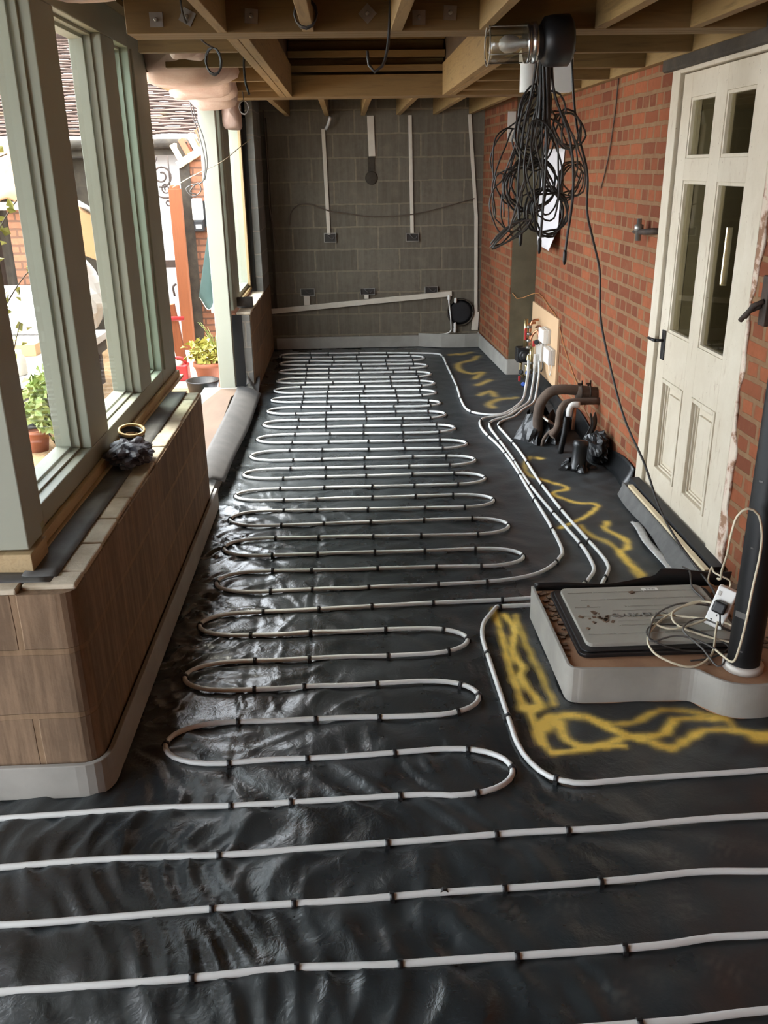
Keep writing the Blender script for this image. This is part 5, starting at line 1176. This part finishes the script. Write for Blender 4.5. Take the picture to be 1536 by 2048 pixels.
def pant(u, v): return (-5.6 + 2.75 * u, 8.85 + 1.0 * v, 1.60 + .52 * v + .045 * abs(math.sin(u * pi * 13)))
obj('pantile_roof', MB().sheet(pant, 156, 6, .02), 'pantile', shed)
obj('ridge_board', B(-5.6, -2.85, 9.83, 9.90, 2.06, 2.19), 'pale', shed)
obj('eaves_board', B(-5.6, -2.83, 8.83, 8.87, 1.53, 1.60), 'paving', shed)
obj('brick_pier', B(-3.22, -2.80, 8.95, 9.25, -.1, 1.54), 'outbrick', shed)
obj('back_boards', B(-5.6, -3.25, 9.55, 9.62, -.1, 1.9), 'slate', shed)
obj('post', B(-3.50, -3.38, 9.0, 9.12, -.1, 1.54), 'iron', shed)
obj('garden_cone', MB().box(-3.17, -2.93, 9.98, 10.22, -.1, 1.95).lathe([(.16, 0), (.155, .25), (.10, .48), (.03, .58), (0, .60)], (-3.05, 10.1, 1.95), 20), 'conecol', label='pale yellow rounded post top standing behind the pantile shed', cat='post')
gp = thing('gate_pier', (-1.6, 10.7, -.1), 'red brick garden pier with pale curved coping above the wall light', 'pier')
obj('brickwork', B(-1.80, -.95, 10.55, 10.95, -.1, 2.02), 'outbrick', gp)
obj('dark_edge', B(-1.83, -1.72, 10.52, 10.55, -.1, 2.14), 'slate', gp)
cop = MB(); cb2 = MB()
def arcp(t): return (-1.84 + .55 * t, 1.90 + .34 * t - .06 * t * t)
for k in range(8):
    x_, z_ = arcp((k + .5) / 8); cop.obox((x_, 10.60, z_), (.078, .26, .075), Matrix.Rotation(-.48 + .02 * k, 3, 'Y'))
for k in range(6):
    x_, z_ = arcp((k + .5) / 6); (cop if k % 2 == 0 else cb2).obox((x_ - .05, 10.62, z_ + .115), (.062, .24, .17), Matrix.Rotation(-.48 + .02 * k, 3, 'Y'))
cpo = obj('curved_coping', cop, 'pale', gp, bev=.004); obj('coping_brick', cb2, 'terracotta', cpo, bev=.004)
obj('air_brick', B(-1.56, -1.42, 10.535, 10.552, 1.80, 1.86), 'slate', gp)
obj('gate_post', MB().obox((-1.86, 10.3, .78), (.13, .10, 1.78)).obox((-1.86, 10.3, 1.68), (.10, .09, .05)), 'orangeZ', label='orange stained timber gate post in front of the brick pier', cat='post', bev=.012)
gate = thing('garden_gate', (-2.3, 10.5, -.1), 'bright open garden gate with a black scrolled iron bracket', 'gate')
def spiral(c, r, t0, turns, sgn=1, n=30): return [(c[0] + sgn * r * (1 - .75 * i / n) * math.cos(t0 + turns * 2 * pi * i / n), 10.45, c[1] + r * (1 - .75 * i / n) * math.sin(t0 + turns * 2 * pi * i / n)) for i in range(n + 1)]
sr = MB().tube(spiral((-2.02, 1.80), .12, 4.4, 1.6), .010, 6).tube(spiral((-1.98, 1.66), .055, 1.5, 1.4), .008, 6).tube(spiral((-1.97, 1.52), .045, 1.8, 1.2, -1), .008, 6)
sr.tube(smoothpath([(-2.30, 10.45, 1.95), (-2.22, 10.45, 1.80), (-2.15, 10.45, 1.65), (-2.05, 10.45, 1.58), (-1.93, 10.45, 1.57)], .03), .009, 6).tube([(-1.93, 10.45, 2.0), (-1.94, 10.45, 1.45)], .008, 6)
sr.tube(smoothpath([(-2.3, 10.45, 1.88), (-2.2, 10.45, 1.86), (-2.08, 10.45, 1.93), (-2.05, 10.45, 2.0)], .03), .008, 6)
obj('iron_scroll', sr, 'iron', gate)
obj('gate_board', B(-2.75, -2.32, 10.48, 10.52, -.08, 1.75), 'whitewall', gate); obj('gate_rail', B(-2.32, -1.95, 10.47, 10.50, .82, .90), 'iron', gate)
obj('latch', MB().tube(smoothpath([(-1.955, 10.35, .65), (-1.99, 10.33, .62), (-1.98, 10.33, .52)], .02), .012, 6), 'iron', gate)
wl = thing('wall_light', (-1.65, 10.48, 1.2), 'white outdoor wall light with a black sensor base on the brick pier', 'wall light')
obj('diffuser', B(-1.715, -1.60, 10.42, 10.50, 1.33, 1.56), 'white', wl, bev=.012); obj('sensor', B(-1.71, -1.595, 10.41, 10.545, 1.21, 1.33), 'black', wl, bev=.012)
obj('backplate', B(-1.62, -1.575, 10.50, 10.55, 1.25, 1.53), 'black', wl); obj('lens', B(-1.685, -1.62, 10.400, 10.411, 1.24, 1.285), 'greyplastic', wl, bev=.004)
def cloth(u, v):
    z0 = .42 + .07 * math.cos(2 * pi * u * 1.5) ; return (-1.50 + (.30 * u - .22) * (.25 + .75 * v), 10.42 - .02 * math.sin(9 * u) * v, 1.20 + (z0 - 1.20) * v)
gc = thing('hanging_cover', (-1.5, 10.42, .35), 'green cloth cover with a white hem hanging on the brick pier', 'cover')
obj('cloth', MB().sheet(cloth, 16, 10, .01), 'cover', gc); obj('hem', MB().tube([cloth(u / 20, 1) for u in range(21)], .010, 6), 'white', gc)
mb_ = thing('meter_box', (-1.52, 10.5, -.1), 'small white box with a downpipe below the green cover', 'box')
obj('box', B(-1.60, -1.46, 10.44, 10.54, .30, .46), 'white', mb_, bev=.006); obj('pipe', MB().tube([(-1.535, 10.49, .30), (-1.55, 10.49, -.1)], .025, 10), 'white', mb_)
# leaves
def leafmesh(n, c, s, size, seed, curl=.3, up=0):
    r = random.Random(seed); mb = MB()
    for k in range(n):
        d = Vector((r.gauss(0, 1), r.gauss(0, 1), r.gauss(0, 1))).normalized() * (r.random() ** .4)
        p = Vector((c[0] + d.x * s[0], c[1] + d.y * s[1], c[2] + d.z * s[2]))
        a = Vector((r.gauss(0, 1), r.gauss(0, 1), r.gauss(0, .6) + up)).normalized(); b = a.orthogonal().normalized(); b = Quaternion(a, r.uniform(0, 6)) @ b
        L = size * r.uniform(.7, 1.3); w = L * .38; nn = a.cross(b) * L * curl
        mb.add([p, p + a * L * .5 + b * w + nn * .5, p + a * L + nn * -.3, p + a * L * .5 - b * w + nn * .5], [(0, 1, 2), (0, 2, 3)])
    return mb
def pot(c, r, h, m='terracotta', name='pot', parent=None):
    return obj(name, MB().lathe([(r * .72, 0), (r * .95, h * .82), (r * 1.06, h * .84), (r * 1.06, h), (r * .92, h), (r * .88, h * .85), (0, h * .82)], c, 20), m, parent)
pp = thing('potted_plant', (-1.36, 8.35, -.09), 'terracotta pot of yellow green leaves beside the opening post', 'plant')
pot((-1.34, 8.38, -.085), .15, .24, parent=pp); obj('foliage', leafmesh(170, (-1.38, 8.36, .24), (.17, .16, .13), .07, 3), 'foliageY', pp)
bl = MB(); rg = random.Random(9)
for k in range(22):
    a = rg.uniform(0, 6.28); h = rg.uniform(.22, .42); o_ = rg.uniform(.08, .2)
    pts = [Vector((-1.27, 8.40, .12)), Vector((-1.27 + o_ * .4 * math.cos(a), 8.4 + o_ * .4 * math.sin(a), .12 + h * .7)), Vector((-1.27 + o_ * math.cos(a), 8.4 + o_ * math.sin(a), .12 + h))]
    sp2 = smoothpath(pts, .06); bl.tube(sp2, [.010 * (1 - .85 * i / (len(sp2) - 1)) for i in range(len(sp2))], 4)
obj('blades', bl, 'foliage', pp)
obj('bucket', MB().lathe([(.12, 0), (.15, .15), (.155, .16), (.14, .16), (.11, .02), (0, .02)], (-1.36, 8.02, -.10), 20), 'black', label='black bucket in front of the potted plant', cat='bucket')
obj('green_mat', B(-1.36, -1.20, 7.62, 7.88, -.085, -.07), 'cover', label='flat green piece on the paving by the end of the board', cat='mat')
rd = thing('red_can', (-1.68, 8.7, -.09), 'red plastic fuel can on the paving by the gate', 'can')
obj('can_body', B(-1.79, -1.60, 8.62, 8.78, -.085, .075), 'redpl', rd, bev=.015); obj('can_handle', MB().tube(smoothpath([(-1.78, 8.7, .07), (-1.74, 8.7, .13), (-1.66, 8.7, .13), (-1.62, 8.7, .075)], .02), .014, 8), 'redpl', rd); obj('can_lid', MB().lathe([(.045, 0), (.045, .03), (.02, .04)], (-1.69, 8.66, .07), 14), 'greyplastic', rd)
bench = thing('work_bench', (-3.1, 7.8, -.1), 'low pale topped bench standing outside along the window', 'bench')
obj('bench_top', B(-4.1, -2.37, 6.62, 8.85, .335, .40), 'benchtop', bench, bev=.006); obj('apron', B(-2.45, -2.40, 6.66, 8.8, .22, .335), 'slate', bench)
for x, y in ((-2.48, 6.75), (-3.9, 6.75), (-2.48, 8.7), (-3.9, 8.7)): obj('leg', B(x - .04, x + .04, y - .04, y + .04, -.1, .335), 'iron', bench)
obj('sheet_board', MB().obox((-3.55, 8.72, .63), (1.3, .03, .46), Matrix.Rotation(-.10, 3, 'Z') @ Matrix.Rotation(-.30, 3, 'X')), 'whitewall', label='white board leaning across the back of the bench', cat='board')
obj('bench_plank', MB().obox((-3.3, 8.25, .422), (1.1, .12, .04), -.12), 'pale', label='pale plank lying on the bench', cat='plank')
obj('wood_block', B(-2.86, -2.66, 7.55, 7.85, .4005, .50), 'card', label='tan wooden block on the bench near its front edge', cat='block', bev=.004)
obj('jar', MB().lathe([(.06, 0), (.07, .01), (.07, .13), (.045, .16), (.045, .19)], (-2.56, 6.82, .4005), 16), 'paving', label='pale jar on the corner of the bench', cat='jar')
cbx = thing('cardboard_box', (-2.2, 8.0, 1.1), 'open cardboard box tipped on top of the pile on the bench', 'box')
Rb = Matrix.Rotation(.45, 3, 'Y') @ Matrix.Rotation(.3, 3, 'Z')
obj('carton', MB().obox((-2.18, 8.1, 1.34), (.42, .36, .34), Rb), 'card', cbx, bev=.004); obj('flap', MB().obox((-2.10, 7.92, 1.52), (.36, .26, .01), Matrix.Rotation(.55, 3, 'Y') @ Matrix.Rotation(-.3, 3, 'X')), 'whitewall', cbx); obj('flap', MB().obox((-2.02, 7.88, 1.36), (.02, .20, .34), Matrix.Rotation(.35, 3, 'Y')), 'card', cbx)
obj('white_sack', crumple(MB(), (-2.55, 8.35, .78), (.30, .28, .36), 31, 26, .25), 'whitewall', label='white sack under the cardboard box on the bench', cat='sack')
obj('tan_bag', crumple(MB(), (-2.52, 8.15, .48), (.12, .18, .085), 32, 26, .35), 'card', label='small tan bag on the edge of the bench', cat='bag')
tr = thing('trestle', (-2.0, 7.6, -.1), 'orange timber trestle with a red clamp bar under the bench edge', 'trestle')
obj('leg', MB().obox((-2.06, 8.9, .25), (.09, .07, .75), Matrix.Rotation(.12, 3, 'Y')), 'orangeZ', tr); obj('leg', MB().obox((-1.72, 8.9, .25), (.09, .07, .75), Matrix.Rotation(-.12, 3, 'Y')), 'orangeZ', tr)
obj('clamp_bar', MB().tube([(-2.15, 8.8, .50), (-1.62, 8.8, .50)], .022, 8), 'redpl', tr); obj('cloth', MB().sheet(lambda u, v: (-2.1 + .3 * u, 8.75 - .05 * v, .56 + .22 * (1 - v) + .03 * math.sin(7 * u)), 8, 6, .01), 'plank', tr)
for i, (c, r, h, lab) in enumerate((((-2.37, 6.46, -.1), .10, .17, 'big terracotta pot standing on the gravel beside the green shrub'), ((-2.56, 6.50, -.1), .08, .16, 'small terracotta pot behind the big one on the gravel'), ((-2.02, 6.62, -.1), .09, .18, 'terracotta pot half hidden behind the green shrub'))):
    tag(pot(c, r, h), lab, 'pot')
sh = thing('garden_shrub', (-2.15, 6.33, -.1), 'bushy green shrub growing in front of the low bench outside the window', 'shrub')
obj('foliage', leafmesh(900, (-2.17, 6.33, .30), (.19, .22, .23), .065, 5, up=.4), 'foliage', sh); obj('foliage_low', leafmesh(160, (-2.08, 6.36, .05), (.12, .16, .12), .05, 6), 'foliage', sh)
st = MB(); rg = random.Random(4)
for k in range(14):
    a = rg.uniform(0, 6.28); st.tube([(-2.15, 6.33, -.1), (-2.15 + .11 * math.cos(a), 6.33 + .14 * math.sin(a), .15), (-2.15 + .16 * math.cos(a), 6.33 + .18 * math.sin(a), .40)], .007, 5)
obj('stems', st, 'iron', sh)
obj('dark_sheet', MB().sheet(lambda u, v: (-2.37 + .115 * math.cos(2 * pi * u) * (1 - .3 * v), 6.46 + .11 * math.sin(2 * pi * u) * (1 - .3 * v), .075 + .12 * v + .02 * math.sin(10 * u)), 20, 4, .005), 'dpc', label='dark plastic draped over the pots by the shrub', cat='sheet')
hs = thing('hose_coil', (-1.9, 6.2, -.1), 'coil of white garden hose on the gravel under the window', 'hose')
obj('hose', MB().tube([(-1.93 + .03 * math.sin(k * .3) + (.16 + .004 * k / 6) * math.cos(k * .45) * .35, 6.30 + .22 * math.cos(k * .45 + .3), .10 + .20 * math.sin(k * .45)) for k in range(56)], .012, 8), 'white', hs, fix=False); obj('nozzle', MB().lathe([(.018, 0), (.026, .02), (.026, .10), (.015, .12)], (-2.06, 6.22, -.07), 12, (-1, 0, .1)), 'bluepl', hs)
obj('stone_slab', B(-2.3, -1.6, 5.45, 5.85, -.1, -.07), 'slate', label='dark slab lying on the gravel below the window', cat='slab')
vn = thing('climbing_vine', (-1.6, 3.7, -.1), 'thin vine with yellow leaves climbing outside the nearest window pane', 'vine')
vs_ = MB(); vl = MB(); rv = random.Random(8)
for pts in ([(-1.75, 3.6, .3), (-1.62, 3.7, .9), (-1.52, 3.75, 1.35), (-1.42, 3.8, 1.62), (-1.28, 3.85, 1.80), (-1.18, 3.9, 1.86)], [(-1.62, 3.7, .9), (-1.50, 3.78, 1.22), (-1.38, 3.85, 1.42), (-1.30, 3.9, 1.50)], [(-1.52, 3.75, 1.35), (-1.46, 3.7, 1.7), (-1.36, 3.7, 1.88), (-1.30, 3.72, 1.92)], [(-1.70, 3.65, .6), (-1.5, 3.8, 1.0), (-1.42, 3.9, 1.25)]):
    q = smoothpath(pts, .03); vs_.tube(q, [.006 * (1 - .7 * i / len(q)) for i in range(len(q))], 5)
    for p in q[len(q) // 3:]:
        if rv.random() < .6:
            lm_ = leafmesh(2, p, (.035, .035, .035), .042, rv.randint(0, 9999)); vl.add(lm_.v, lm_.f)
obj('stems', vs_, 'cablebrown', vn); obj('leaves', vl, 'foliageY', vn)
